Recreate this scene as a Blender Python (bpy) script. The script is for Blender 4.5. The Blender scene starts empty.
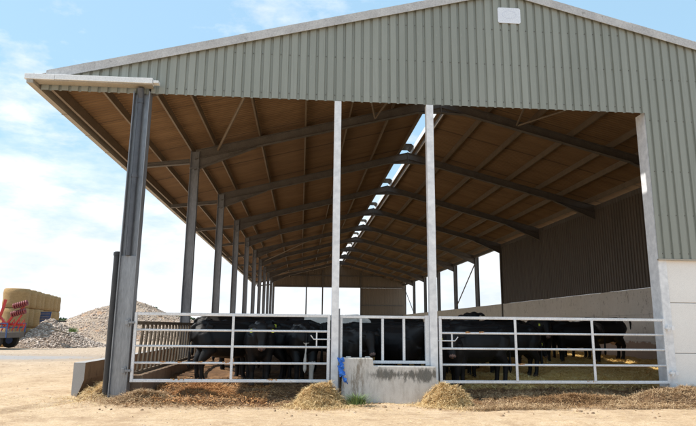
import bpy, bmesh, math, random
import numpy as np
from mathutils import Vector, Matrix
random.seed(7)
RNG = np.random.default_rng(11)
S = bpy.context.scene
COL = S.collection

# ------------------------------------------------------------------ materials
def new_mat(name):
    m = bpy.data.materials.new(name); m.use_nodes = True
    nt = m.node_tree; nt.nodes.clear()
    out = nt.nodes.new('ShaderNodeOutputMaterial')
    b = nt.nodes.new('ShaderNodeBsdfPrincipled')
    nt.links.new(b.outputs[0], out.inputs[0])
    return m, nt, b

def coords(nt, scale=(1, 1, 1), kind='Object', rot=(0, 0, 0)):
    tc = nt.nodes.new('ShaderNodeTexCoord'); mp = nt.nodes.new('ShaderNodeMapping')
    if kind == 'World':
        g = nt.nodes.new('ShaderNodeNewGeometry'); nt.links.new(g.outputs['Position'], mp.inputs[0])
    else:
        nt.links.new(tc.outputs[kind], mp.inputs[0])
    mp.inputs['Scale'].default_value = scale; mp.inputs['Rotation'].default_value = rot
    return mp.outputs[0]

def noise(nt, vec, scale, detail=5, rough=.6):
    n = nt.nodes.new('ShaderNodeTexNoise'); nt.links.new(vec, n.inputs['Vector'])
    n.inputs['Scale'].default_value = scale; n.inputs['Detail'].default_value = detail
    n.inputs['Roughness'].default_value = rough
    return n.outputs['Fac']

def ramp(nt, fac, stops):
    r = nt.nodes.new('ShaderNodeValToRGB'); nt.links.new(fac, r.inputs[0])
    e = r.color_ramp.elements
    while len(e) < len(stops): e.new(.5)
    for el, (p, c) in zip(e, stops):
        el.position = p; el.color = (*c, 1) if len(c) == 3 else c
    return r.outputs[0]

def mix(nt, fac, a, b, mode='MIX'):
    m = nt.nodes.new('ShaderNodeMix'); m.data_type = 'RGBA'; m.blend_type = mode
    for i, v in ((0, fac), (6, a), (7, b)):
        if isinstance(v, (int, float)): m.inputs[i].default_value = v
        elif isinstance(v, tuple): m.inputs[i].default_value = (*v, 1)
        else: nt.links.new(v, m.inputs[i])
    return m.outputs[2]

def math_(nt, op, a, b=0., c=0., clamp=False):
    m = nt.nodes.new('ShaderNodeMath'); m.operation = op; m.use_clamp = clamp
    for i, v in enumerate((a, b, c)):
        if isinstance(v, (int, float)): m.inputs[i].default_value = v
        else: nt.links.new(v, m.inputs[i])
    return m.outputs[0]

def bump(nt, b, h, strength=.3, dist=.02):
    n = nt.nodes.new('ShaderNodeBump'); nt.links.new(h, n.inputs['Height'])
    n.inputs['Strength'].default_value = strength; n.inputs['Distance'].default_value = dist
    nt.links.new(n.outputs[0], b.inputs['Normal'])

def mottled(name, c1, c2, scale=4, rough=.7, metal=0, bstr=.2, bdist=.01, stretch=(1, 1, 1), kind='World', p1=.35, p2=.65, spots=None, fine=12):
    m, nt, b = new_mat(name)
    v = coords(nt, stretch, kind)
    f = noise(nt, v, scale, 6, .65)
    col = ramp(nt, f, [(p1, c1), (p2, c2)])
    f2 = noise(nt, v, scale * fine, 4, .6)
    col = mix(nt, .35, col, ramp(nt, f2, [(.3, tuple(x * .6 for x in c1)), (.7, tuple(min(1, x * 1.25) for x in c2))]))
    if spots:
        sc, th, c3 = spots
        f3 = noise(nt, v, sc, 5, .7)
        col = mix(nt, ramp(nt, f3, [(th, (0, 0, 0)), (th + .06, (1, 1, 1))]), col, c3)
    nt.links.new(col, b.inputs['Base Color'])
    b.inputs['Roughness'].default_value = rough; b.inputs['Metallic'].default_value = metal
    if bstr: bump(nt, b, f2, bstr, bdist)
    return m

M = {}
M['galv'] = mottled('galvanised_white', (.70, .71, .74), (.80, .80, .82), 2, .45, .05, .03, .004, spots=(9, .73, (.42, .32, .22)), fine=4)
M['gate'] = mottled('gate_galvanised', (.62, .63, .65), (.80, .80, .82), 4, .45, .08, .05, spots=(9, .655, (.30, .17, .08)))
M['steel'] = mottled('weathered_galvanised_steel', (.16, .165, .18), (.27, .275, .29), 2.5, .5, .3, .05, (1, 1, .25) and .01, (1, 1, .25))
M['front_steel'] = mottled('front_column_steel', (.19, .20, .215), (.32, .33, .35), 2.5, .42, .35, .04, .005, (2, 2, .25))
M['rafter'] = mottled('dull_rafter_steel', (.105, .092, .082), (.17, .15, .135), 3, .6, .2, .05, .01)
M['purlin'] = mottled('purlin_steel', (.17, .13, .09), (.25, .19, .135), 3, .55, .25, .05, .01)
M['black'] = mottled('black_plastic', (.012, .013, .015), (.03, .03, .033), 6, .4, 0, .05, .003)
M['pipe'] = mottled('dark_downpipe', (.05, .055, .065), (.09, .095, .11), 6, .4, 0, .05, .003)
M['fascia'] = mottled('white_coated_fascia', (.74, .75, .76), (.82, .82, .82), 3, .4, 0, .03, .003)
M['gutter'] = mottled('gutter_metal', (.34, .30, .25), (.45, .40, .33), 3, .5, .1, .03, .003)
M['flash'] = mottled('weathered_ridge_flashing', (.38, .37, .37), (.56, .55, .54), 2.5, .7, 0, .2, .01, spots=(7, .62, (.27, .26, .25)))
M['blue'] = mottled('blue_paint', (.03, .07, .20), (.06, .12, .30), 5, .5, 0, .1)
M['red'] = mottled('red_paint', (.45, .02, .015), (.60, .04, .03), 5, .45, 0, .1)
M['darkred'] = mottled('worn_red_discs', (.16, .03, .03), (.30, .05, .05), 9, .6, 0, .2)
M['tyre'] = mottled('tyre_rubber', (.015, .015, .016), (.04, .038, .035), 9, .85, 0, .2)
M['bag'] = mottled('blue_polythene', (.01, .10, .55), (.05, .25, .80), 16, .3, 0, .5, .02)
M['sign'] = mottled('sign_white', (.72, .75, .84), (.76, .79, .87), 3, .4, 0, 0)
M['signmark'] = mottled('sign_faded_mark', (.60, .64, .74), (.66, .70, .80), 3, .4, 0, 0)
M['tagyellow'] = mottled('ear_tag_yellow', (.70, .75, .05), (.80, .82, .10), 5, .5, 0, 0)
M['bark'] = mottled('bark', (.08, .06, .04), (.14, .10, .07), 6, .9)
M['barrierwood'] = mottled('feed_barrier_rail', (.10, .075, .05), (.20, .15, .10), 6, .75, 0, .3)

# painted box-profile sheet
def sheet_mat(name, c1, c2, c3, scale=(1, 1, .12)):
    m, nt, b = new_mat(name)
    v = coords(nt, scale, 'World')
    f = noise(nt, v, 2.2, 6, .65)
    col = ramp(nt, f, [(.3, c1), (.7, c2)])
    sp = nt.nodes.new('ShaderNodeSeparateXYZ'); nt.links.new(coords(nt, (1, 1, 1), 'World'), sp.inputs[0])
    wn = nt.nodes.new('ShaderNodeTexWhiteNoise'); wn.noise_dimensions = '1D'; nt.links.new(math_(nt, 'FLOOR', sp.outputs[0]), wn.inputs['W'])
    col = mix(nt, math_(nt, 'MULTIPLY', wn.outputs[0], .28), col, tuple(x * .72 for x in c1))
    fr = noise(nt, coords(nt, (5, 1, .22), 'World'), 3.0, 6, .7)
    col = mix(nt, ramp(nt, fr, [(.55, (0, 0, 0)), (.70, (.4, .4, .4))]), col, tuple(x * .6 for x in c1))
    f2 = noise(nt, coords(nt, (1, 1, .3), 'World'), 22, 5, .7)
    col = mix(nt, ramp(nt, f2, [(.62, (0, 0, 0)), (.78, (.55, .55, .55))]), col, c3)
    nt.links.new(col, b.inputs['Base Color']); b.inputs['Roughness'].default_value = .5
    bump(nt, b, f2, .05, .004)
    return m
M['clad'] = sheet_mat('olive_grey_coated_sheet', (.248, .260, .226), (.300, .312, .276), (.38, .39, .36))
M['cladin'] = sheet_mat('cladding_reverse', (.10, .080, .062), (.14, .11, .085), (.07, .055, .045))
M['backclad'] = sheet_mat('back_gable_cladding', (.22, .17, .125), (.28, .22, .16), (.12, .09, .07))

# fibre cement roof sheets: corrugated finely along the slope, with thin dark lines at intervals
def roof_mat():
    m, nt, b = new_mat('fibre_cement_underside')
    v = coords(nt, (1, 1, 1), 'World')
    f = noise(nt, coords(nt, (.25, 1.5, 1), 'World'), 1.6, 6, .7)
    col = ramp(nt, f, [(.28, (.175, .10, .048)), (.72, (.31, .19, .095))])
    sep = nt.nodes.new('ShaderNodeSeparateXYZ'); nt.links.new(v, sep.inputs[0])
    # each sheet a little different (1.05 m wide, 2.8 m long)
    a = math_(nt, 'FLOOR', math_(nt, 'DIVIDE', sep.outputs[1], 1.05)); c = math_(nt, 'FLOOR', math_(nt, 'DIVIDE', sep.outputs[0], 2.78))
    cmb = nt.nodes.new('ShaderNodeCombineXYZ'); nt.links.new(a, cmb.inputs[0]); nt.links.new(c, cmb.inputs[1])
    wn = nt.nodes.new('ShaderNodeTexWhiteNoise'); nt.links.new(cmb.outputs[0], wn.inputs[0])
    col = mix(nt, ramp(nt, wn.outputs[0], [(0, (0, 0, 0)), (1, (.4, .4, .4))]), col, (.20, .115, .058))
    f3 = noise(nt, v, 3.2, 6, .7)
    col = mix(nt, ramp(nt, f3, [(.60, (0, 0, 0)), (.74, (.7, .7, .7))]), col, (.17, .10, .055))
    nt.links.new(col, b.inputs['Base Color']); b.inputs['Roughness'].default_value = .85
    dark_line = math_(nt, 'LESS_THAN', math_(nt, 'FRACT', math_(nt, 'DIVIDE', math_(nt, 'ADD', sep.outputs[1], math_(nt, 'MULTIPLY', f3, .08)), 3.05)), .022)
    col = mix(nt, math_(nt, 'MULTIPLY', dark_line, .7), col, (.07, .045, .03))
    nt.links.new(col, b.inputs['Base Color'])
    w = math_(nt, 'SINE', math_(nt, 'MULTIPLY', sep.outputs[1], 2 * math.pi / .146))
    bump(nt, b, w, .8, .02)
    return m
M['roof'] = roof_mat()

def concrete(name, c1, c2, stain, sc=1.6, th=.55, vert=True, bands=None):
    m, nt, b = new_mat(name)
    v = coords(nt, (1, 1, 1), 'World')
    f = noise(nt, v, sc, 8, .7); col = ramp(nt, f, [(.3, c1), (.7, c2)])
    f2 = noise(nt, coords(nt, (1, 1, .45 if vert else 1), 'World'), 5.5, 8, .75)
    col = mix(nt, ramp(nt, f2, [(th, (0, 0, 0)), (th + .07, (.85, .85, .85))]), col, stain)
    f5 = noise(nt, v, 9, 5, .7)
    col = mix(nt, ramp(nt, f5, [(.63, (0, 0, 0)), (.67, (.8, .8, .8))]) if name == 'grey_concrete_wall' else 0., col, (.10, .08, .06))
    f4 = noise(nt, v, 60, 3, .7)
    col = mix(nt, .25, col, ramp(nt, f4, [(.3, tuple(x * .5 for x in c1)), (.7, c2)]))
    if bands:
        sep = nt.nodes.new('ShaderNodeSeparateXYZ'); nt.links.new(v, sep.inputs[0])
        z0, z1, bc, amt = bands
        g = math_(nt, 'MULTIPLY', math_(nt, 'LESS_THAN', math_(nt, 'ADD', sep.outputs[2], math_(nt, 'MULTIPLY', f2, -.5)), z1 - .25), 1.)
        col = mix(nt, math_(nt, 'MULTIPLY', g, amt), col, bc)
    nt.links.new(col, b.inputs['Base Color']); b.inputs['Roughness'].default_value = .85
    bump(nt, b, f4, .35, .006)
    return m
M['panel'] = concrete('white_concrete_panel', (.82, .79, .76), (.90, .87, .84), (.70, .63, .56), th=.68, bands=(0, .25, (.50, .43, .36), .5))
M['inwall'] = concrete('grey_concrete_wall', (.76, .71, .65), (.90, .85, .79), (.20, .15, .12), th=.585, bands=(0, .95, (.34, .20, .12), .75))
M['kerb'] = concrete('trough_concrete', (.36, .35, .34), (.47, .455, .44), (.22, .18, .14), th=.62)
M['kerbin'] = concrete('stained_trough_inner', (.20, .13, .085), (.32, .22, .14), (.08, .05, .03), th=.55)

def block_mat():
    m, nt, b = new_mat('stained_concrete_block')
    v = coords(nt, (1, 1, 1), 'World')
    sep = nt.nodes.new('ShaderNodeSeparateXYZ'); nt.links.new(v, sep.inputs[0])
    f = noise(nt, v, 3, 8, .7); col = ramp(nt, f, [(.3, (.56, .52, .48)), (.7, (.72, .69, .65))])
    f2 = noise(nt, coords(nt, (2.6, 1, .8), 'World'), 4.6, 10, .8)
    # dark algae run, upper half, right two thirds
    d = math_(nt, 'ABSOLUTE', math_(nt, 'SUBTRACT', sep.outputs[2], .50))
    band = math_(nt, 'MULTIPLY_ADD', d, -3.0, .72)
    rt = ramp(nt, math_(nt, 'SUBTRACT', sep.outputs[0], 1.0), [(.25, (0, 0, 0)), (.5, (1, 1, 1))])
    big = noise(nt, coords(nt, (1, 1, .3), 'World'), 2.7, 3, .5)
    g = math_(nt, 'ADD', math_(nt, 'ADD', math_(nt, 'MULTIPLY', f2, .8), math_(nt, 'MULTIPLY', math_(nt, 'SUBTRACT', big, .5), .45)), math_(nt, 'MULTIPLY', band, .44))
    al = ramp(nt, g, [(.555, (0, 0, 0)), (.66, (1, 1, 1))])
    al = mix(nt, 1., al, rt, 'MULTIPLY')
    col = mix(nt, math_(nt, 'MULTIPLY', al, .95), col, (.022, .024, .018))
    f3 = noise(nt, coords(nt, (1.5, 1, .35), 'World'), 5.5, 8, .75)
    bl = ramp(nt, f3, [(.48, (0, 0, 0)), (.60, (1, 1, 1))])
    lt = ramp(nt, math_(nt, 'SUBTRACT', sep.outputs[0], .6), [(.6, (1, 1, 1)), (.85, (.3, .3, .3))])
    bl = mix(nt, 1., bl, lt, 'MULTIPLY')
    col = mix(nt, math_(nt, 'MULTIPLY', bl, .9), col, (.19, .14, .09))
    f4 = noise(nt, v, 70, 3, .7)
    col = mix(nt, .25, col, ramp(nt, f4, [(.3, (.25, .23, .21)), (.7, (.6, .58, .55))]))
    nt.links.new(col, b.inputs['Base Color']); b.inputs['Roughness'].default_value = .9
    bump(nt, b, mix(nt, .5, f4, f), .5, .012)
    return m
M['block'] = block_mat()

def ground_mat():
    m, nt, b = new_mat('dry_sandy_ground')
    v = coords(nt, (1, 1, 1), 'World')
    sep = nt.nodes.new('ShaderNodeSeparateXYZ'); nt.links.new(v, sep.inputs[0])
    f = noise(nt, v, .55, 8, .65)
    col = ramp(nt, f, [(.38, (.42, .28, .165)), (.5, (.57, .41, .255)), (.62, (.64, .49, .345))])
    f2 = noise(nt, v, 6, 8, .75)
    col = mix(nt, .5, col, ramp(nt, f2, [(.36, (.29, .175, .09)), (.5, (.52, .37, .215)), (.64, (.68, .54, .37))]))
    f3 = noise(nt, v, 45, 4, .7)
    col = mix(nt, .4, col, ramp(nt, f3, [(.38, (.24, .145, .075)), (.6, (.68, .52, .35))]))
    # tyre tracks / wetter streaks on the yard
    tr = noise(nt, coords(nt, (.18, 1.3, 1), 'World', (0, 0, .25)), 1.2, 6, .7)
    col = mix(nt, ramp(nt, tr, [(.56, (0, 0, 0)), (.68, (.5, .5, .5))]), col, (.30, .20, .12))
    st = noise(nt, coords(nt, (.9, 1.0, 1), 'World'), 1.1, 9, .75)
    col = mix(nt, ramp(nt, st, [(.52, (0, 0, 0)), (.60, (.55, .55, .55))]), col, (.31, .195, .11))
    st2 = noise(nt, coords(nt, (1, 1.1, 1), 'World'), 9, 6, .7)
    col = mix(nt, ramp(nt, st2, [(.60, (0, 0, 0)), (.66, (.6, .6, .6))]), col, (.24, .145, .08))
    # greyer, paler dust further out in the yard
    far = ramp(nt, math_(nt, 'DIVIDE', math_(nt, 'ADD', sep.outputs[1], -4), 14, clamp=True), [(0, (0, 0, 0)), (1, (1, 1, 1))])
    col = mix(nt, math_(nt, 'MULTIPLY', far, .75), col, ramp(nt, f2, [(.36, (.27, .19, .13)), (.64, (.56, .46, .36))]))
    # shallow muddy wet patch
    dx = math_(nt, 'DIVIDE', math_(nt, 'SUBTRACT', sep.outputs[0], -13.6), 5.2); dy = math_(nt, 'DIVIDE', math_(nt, 'SUBTRACT', sep.outputs[1], 14.9), 2.0)
    rr = math_(nt, 'ADD', math_(nt, 'MULTIPLY', dx, dx), math_(nt, 'MULTIPLY', dy, dy))
    wet = ramp(nt, math_(nt, 'ADD', rr, math_(nt, 'MULTIPLY', math_(nt, 'SUBTRACT', f2, .5), 3.0)), [(.55, (1, 1, 1)), (.85, (0, 0, 0))])
    
    dp = math_(nt, 'ADD', rr, math_(nt, 'MULTIPLY', f3, .5))
    dk = ramp(nt, math_(nt, 'DIVIDE', dp, 6.), [(.25, (.55, .55, .55)), (.6, (0, 0, 0))])
    col = mix(nt, dk, col, (.30, .24, .19))
    col = mix(nt, math_(nt, 'MULTIPLY', wet, .8), col, (.31, .30, .30))
    # fields beyond the yard
    gd = ramp(nt, math_(nt, 'DIVIDE', sep.outputs[1], 400, clamp=True), [(.22, (0, 0, 0)), (.25, (1, 1, 1))])
    col = mix(nt, gd, col, ramp(nt, noise(nt, v, .02, 5, .6), [(.4, (.09, .13, .045)), (.6, (.24, .22, .10))]))
    nt.links.new(col, b.inputs['Base Color']); b.inputs['Roughness'].default_value = .95
    bump(nt, b, mix(nt, .5, f2, f3), .6, .03)
    return m
M['ground'] = ground_mat()

def bedding_mat():
    m, nt, b = new_mat('straw_and_dung_bedding')
    v = coords(nt, (1, 1, 1), 'World')
    sep = nt.nodes.new('ShaderNodeSeparateXYZ'); nt.links.new(v, sep.inputs[0])
    f = noise(nt, v, 3, 8, .75)
    straw = ramp(nt, f, [(.3, (.42, .245, .065)), (.5, (.80, .54, .17)), (.7, (.92, .70, .30))])
    dung = ramp(nt, f, [(.3, (.06, .03, .014)), (.5, (.16, .08, .033)), (.7, (.30, .165, .07))])
    # fresh straw starts about 2.3 m behind the right gate
    a = math_(nt, 'ADD', sep.outputs[1], math_(nt, 'MULTIPLY', math_(nt, 'SUBTRACT', f, .5), 3.))
    s = ramp(nt, math_(nt, 'DIVIDE', a, 4., clamp=True), [(.28, (0, 0, 0)), (.48, (1, 1, 1))])
    rt = ramp(nt, math_(nt, 'DIVIDE', sep.outputs[0], 4., clamp=True), [(.45, (0, 0, 0)), (.7, (1, 1, 1))])
    s = mix(nt, 1., s, rt, 'MULTIPLY')
    col = mix(nt, s, dung, straw)
    f3 = noise(nt, coords(nt, (1, 2.2, 1), 'World'), 40, 4, .7)
    col = mix(nt, .3, col, mix(nt, 1., col, ramp(nt, f3, [(.35, (.4, .4, .4)), (.65, (1.6, 1.6, 1.6))]), 'MULTIPLY'))
    nt.links.new(col, b.inputs['Base Color']); b.inputs['Roughness'].default_value = .9
    bump(nt, b, mix(nt, .5, f, f3), .8, .03)
    return m
M['bed'] = bedding_mat()

def strand_mat(name, c1, c2):
    m, nt, b = new_mat(name)
    g = nt.nodes.new('ShaderNodeNewGeometry')
    col = ramp(nt, g.outputs['Random Per Island'], [(0, c1), (1, c2)])
    nt.links.new(col, b.inputs['Base Color']); b.inputs['Roughness'].default_value = .7
    return m
M['straw'] = strand_mat('straw_stalks', (.68, .44, .14), (.92, .74, .36))
M['paleStraw'] = strand_mat('sunbleached_straw', (.40, .25, .10), (.85, .66, .36))
M['silage'] = strand_mat('spilled_silage', (.22, .125, .06), (.62, .44, .25))
M['dung'] = strand_mat('dung_and_wet_straw', (.14, .07, .03), (.52, .32, .15))
M['rust'] = strand_mat('fresh_orange_dung', (.32, .14, .045), (.62, .33, .13))
M['clod'] = strand_mat('dry_clods', (.13, .075, .04), (.40, .27, .16))
M['rock'] = strand_mat('rubble_stones', (.20, .14, .105), (.66, .55, .46))
M['leaf'] = strand_mat('hedge_leaves', (.035, .06, .02), (.11, .15, .055))
M['grass'] = strand_mat('grass_blades', (.05, .11, .03), (.22, .30, .10))
M['heap'] = mottled('rubble_heap_surface', (.20, .14, .10), (.46, .36, .27), 1.2, .95, 0, .8, .06, spots=(.6, .56, (.36, .22, .13)), fine=9)
M['moundbase'] = mottled('matted_straw', (.34, .215, .08), (.60, .43, .20), 9, .95, 0, .8, .03)
M['dungbase'] = mottled('matted_dung', (.12, .06, .028), (.28, .165, .08), 7, .95, 0, .8, .03)

def bale_mat():
    m, nt, b = new_mat('straw_bale')
    v = coords(nt, (1, 1, 3.5), 'Object')
    f = noise(nt, v, 5, 7, .7); f2 = noise(nt, v, 26, 4, .7)
    col = ramp(nt, f, [(.3, (.33, .195, .075)), (.7, (.56, .355, .155))])
    col = mix(nt, .35, col, ramp(nt, f2, [(.35, (.14, .08, .03)), (.65, (.56, .39, .19))]))
    nt.links.new(col, b.inputs['Base Color']); b.inputs['Roughness'].default_value = .9
    bump(nt, b, f2, .7, .04); return m
M['bale'] = bale_mat()

def coat(name, c1, c2, rough=.45):
    m, nt, b = new_mat(name)
    v = coords(nt, (1, 1, 1), 'Object')
    f = noise(nt, v, 4, 6, .7); f2 = noise(nt, coords(nt, (2.5, 1, 1), 'Object'), 60, 3, .7)
    nt.links.new(ramp(nt, f, [(.3, c1), (.7, c2)]), b.inputs['Base Color'])
    b.inputs['Roughness'].default_value = rough; b.inputs['Specular IOR Level'].default_value = .3
    bump(nt, b, f2, .35, .006); return m
M['coat'] = coat('black_coat', (.004, .004, .0045), (.011, .009, .009), .55)
M['whitecoat'] = coat('white_coat', (.55, .50, .44), (.72, .68, .62), .7)
M['muzzle'] = coat('pink_grey_muzzle', (.12, .075, .065), (.30, .19, .16), .5)
M['hoof'] = coat('muddy_hoof', (.03, .022, .016), (.09, .06, .04), .8)
M['udder'] = coat('pale_udder', (.42, .30, .24), (.52, .38, .31), .6)
M['eye'] = mottled('dark_eye', (.004, .003, .003), (.01, .008, .006), 5, .08, 0, 0)

# ------------------------------------------------------------------ mesh builder
class MB:
    def __init__(s): s.v = []; s.f = []; s.m = []; s.n = 0
    def add(s, vs, fs, mi=0):
        o = len(s.v); s.v += [tuple(p) for p in vs]
        s.f += [tuple(i + o for i in f) for f in fs]; s.m += [mi] * len(fs); return s
    def box(s, x0, y0, z0, x1, y1, z1, mi=0, mat=None):
        vs = [Vector(p) for p in ((x0,y0,z0),(x1,y0,z0),(x1,y1,z0),(x0,y1,z0),(x0,y0,z1),(x1,y0,z1),(x1,y1,z1),(x0,y1,z1))]
        if mat: vs = [mat @ p for p in vs]
        return s.add(vs, [(3,2,1,0),(4,5,6,7),(0,1,5,4),(1,2,6,5),(2,3,7,6),(3,0,4,7)], mi)
    def tube(s, pts, rad, seg=10, mi=0, cap=True, ell=None, up=None):
        pts = [Vector(p) for p in pts]; n = len(pts)
        if not hasattr(rad, '__len__'): rad = [rad] * n
        rings = []; U = Vector(up) if up else None
        for i, p in enumerate(pts):
            t = (pts[min(i + 1, n - 1)] - pts[max(i - 1, 0)]).normalized()
            ref = U if U is not None else (Vector((0, 0, 1)) if abs(t.z) < .9 else Vector((0, 1, 0)))
            a = t.cross(ref).normalized(); b = a.cross(t).normalized()
            ew, eh = ell[i] if ell else (1, 1)
            rings.append([p + a * math.cos(2 * math.pi * k / seg) * rad[i] * ew + b * math.sin(2 * math.pi * k / seg) * rad[i] * eh for k in range(seg)])
        vs = [q for r in rings for q in r]; fs = []
        for i in range(n - 1):
            for k in range(seg):
                a_, b_ = i * seg + k, i * seg + (k + 1) % seg
                fs.append((a_, b_, b_ + seg, a_ + seg))
        if cap:
            fs.append(tuple(range(seg - 1, -1, -1))); fs.append(tuple((n - 1) * seg + k for k in range(seg)))
        return s.add(vs, fs, mi)
    def bar(s, a, b, w, h, mi=0, up=(0, 0, 1)):
        a, b = Vector(a), Vector(b); t = (b - a).normalized(); L = (b - a).length
        ref = Vector(up)
        if abs(t.dot(ref)) > .98: ref = Vector((0, 1, 0))
        x = t.cross(ref).normalized(); z = x.cross(t).normalized()
        mt = Matrix((x, t, z)).transposed().to_4x4(); mt.translation = a
        return s.box(-w / 2, 0, -h / 2, w / 2, L, h / 2, mi, mt)
    def hsec(s, x, y, z0, z1, bw, d, tf=.016, tw=.012, axis='x'):
        # H section column; axis 'x': web in the xz plane, flanges at -x/+x ends
        if axis == 'x':
            s.box(x - bw/2, y - d/2, z0, x - bw/2 + tf, y + d/2, z1); s.box(x + bw/2 - tf, y - d/2, z0, x + bw/2, y + d/2, z1)
            s.box(x - bw/2 + tf, y - tw/2, z0, x + bw/2 - tf, y + tw/2, z1)
        else:
            s.box(x - bw/2, y - d/2, z0, x + bw/2, y - d/2 + tf, z1); s.box(x - bw/2, y + d/2 - tf, z0, x + bw/2, y + d/2, z1)
            s.box(x - tw/2, y - d/2 + tf, z0, x + tw/2, y + d/2 - tf, z1)
        return s
    def build(s, name, mats, parent=None, loc=(0, 0, 0), smooth=False, bevel=0):
        me = bpy.data.meshes.new(name); me.from_pydata(s.v, [], s.f)
        if not isinstance(mats, (list, tuple)): mats = [mats]
        for m in mats: me.materials.append(m)
        if any(s.m): me.polygons.foreach_set('material_index', s.m)
        if smooth: me.polygons.foreach_set('use_smooth', [True] * len(s.f))
        me.update()
        o = bpy.data.objects.new(name, me); COL.objects.link(o); o.location = loc
        if parent: o.parent = parent
        if bevel:
            b = o.modifiers.new('Bevel', 'BEVEL'); b.width = bevel; b.segments = 2; b.limit_method = 'ANGLE'
        return o

def fast_mesh(name, V, F, mats, parent=None, smooth=False, mi=None):
    me = bpy.data.meshes.new(name); V = np.asarray(V, dtype=np.float32); F = np.asarray(F, dtype=np.int32)
    k = F.shape[1]
    me.vertices.add(len(V)); me.vertices.foreach_set('co', V.ravel())
    me.loops.add(F.size); me.loops.foreach_set('vertex_index', F.ravel())
    me.polygons.add(len(F)); me.polygons.foreach_set('loop_start', np.arange(0, F.size, k, dtype=np.int32))
    for m in (mats if isinstance(mats, (list, tuple)) else [mats]): me.materials.append(m)
    if mi is not None: me.polygons.foreach_set('material_index', np.asarray(mi, dtype=np.int32))
    if smooth: me.polygons.foreach_set('use_smooth', np.ones(len(F), dtype=bool))
    me.update(calc_edges=True); me.validate()
    o = bpy.data.objects.new(name, me); COL.objects.link(o)
    if parent: o.parent = parent
    return o

def empty(name, loc=(0, 0, 0), rz=0):
    o = bpy.data.objects.new(name, None); COL.objects.link(o); o.location = loc; o.rotation_euler = (0, 0, rz)
    o.empty_display_size = .2; return o
def tag(o, label=None, cat=None, group=None, kind=None):
    if label: o['label'] = label
    if cat: o['category'] = cat
    if group: o['group'] = group
    if kind: o['kind'] = kind
    return o

# ------------------------------------------------------------------ noise in numpy
_P = np.random.default_rng(3).random((256, 256))
def vnoise(x, y):
    xi = np.floor(x).astype(int); yi = np.floor(y).astype(int); fx = x - xi; fy = y - yi
    fx = fx * fx * (3 - 2 * fx); fy = fy * fy * (3 - 2 * fy)
    g = lambda a, b: _P[a % 256, b % 256]
    return (g(xi, yi) * (1 - fx) + g(xi + 1, yi) * fx) * (1 - fy) + (g(xi, yi + 1) * (1 - fx) + g(xi + 1, yi + 1) * fx) * fy
def fbm(x, y, o=5, gain=.5):
    s = 0; a = 1; t = 0
    for i in range(o): s = s + a * vnoise(x * 2 ** i + 17.3 * i, y * 2 ** i + 5.1 * i); t += a; a *= gain
    return s / t
def sstep(a, b, x):
    t = np.clip((x - a) / (b - a), 0, 1); return t * t * (3 - 2 * t)

def grid_mesh(name, xs, ys, zf, mat, parent=None, smooth=True):
    X, Y = np.meshgrid(xs, ys); Z = zf(X, Y); nx, ny = len(xs), len(ys)
    V = np.stack([X.ravel(), Y.ravel(), Z.ravel()], 1)
    i = np.arange((ny - 1) * nx).reshape(ny - 1, nx)[:, :-1].ravel()
    F = np.stack([i, i + 1, i + 1 + nx, i + nx], 1)
    return fast_mesh(name, V, F, mat, parent, smooth)

def ground_z(x, y):
    near = 1 - sstep(15, 40, np.abs(y) + np.abs(x) * .5)
    z = (fbm(x * .25, y * .25, 4) - .5) * .10 + (fbm(x * 1.8, y * 1.8, 5, .55) - .5) * .055 * near
    for ph, x0_ in ((0., -7.5), (.2, -5.9)):                       # tyre ruts curving across the yard
        cxr = x0_ + .045 * (y + 9) ** 2 * .5 + .25 * np.sin(y * .5 + ph); z = z - .035 * np.exp(-((x - cxr) / .20) ** 2) * near + .018 * np.exp(-((np.abs(x - cxr) - .30) / .08) ** 2) * near
    for y0_ in (-3.1, -4.7):
        cyr = y0_ + .10 * np.sin(x * .5); z = z - .022 * np.exp(-((y - cyr) / .17) ** 2) * near + .012 * np.exp(-((np.abs(y - cyr) - .26) / .07) ** 2) * near
    z = z - .02
    inside = sstep(-4.6, -4.2, x) * (1 - sstep(12.6, 12.9, x)) * sstep(-.2, .6, y)
    return z * (1 - inside) - .12 * inside
def bed_z(x, y):
    base = .04 + .16 * sstep(.2, 4, y) + .15 * sstep(3, 9, y) + .3 * sstep(10, 26, y) + .45 * sstep(20, 55, y)
    r = (fbm(x * 1.3, y * 1.3, 5, .55) - .5) * (.16 + .10 * sstep(2, 8, y))
    lip = sstep(-1.15, -.25, y + (fbm(x * 1.1 + 9, y * .5, 4) - .5) * .9)
    mid = sstep(.55, .85, x) * (1 - sstep(2.7, 3.0, x)) * (1 - sstep(-.1, .15, y))     # nothing in front of the block
    r = r + (fbm(x * 7, y * 7, 4, .6) - .5) * .10 * (1 - sstep(2.0, 4.5, y))
    return (base + r) * lip - .10 * (1 - lip) - .2 * mid
def bed_front_z(x, y): return bed_z(np.asarray(x, float), np.asarray(y, float))

# ------------------------------------------------------------------ SETTING
def axis(*segs):
    out = []
    for a, b, st in segs: out += list(np.arange(a, b, st))
    out.append(segs[-1][1]); return np.array(out)
gx = axis((-1500, -200, 130), (-200, -40, 8), (-40, -16, .8), (-16, 14, .09), (14, 40, 1.3), (40, 200, 16), (200, 1500, 130))
gy = axis((-60, -14, 2), (-14, -4, .3), (-4, 4, .06), (4, 16, .14), (16, 50, .6), (50, 200, 6), (200, 2500, 115))
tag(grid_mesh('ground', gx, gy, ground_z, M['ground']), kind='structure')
bx_ = axis((-3.15, 12.78, .055)); by_ = axis((-1.6, 4, .05), (4, 12, .10), (12, 60.9, .5))
tag(grid_mesh('bedding', bx_, by_, bed_z, M['bed']), 'trodden straw and dung bedding covering the barn floor', 'bedding', kind='stuff')

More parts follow.
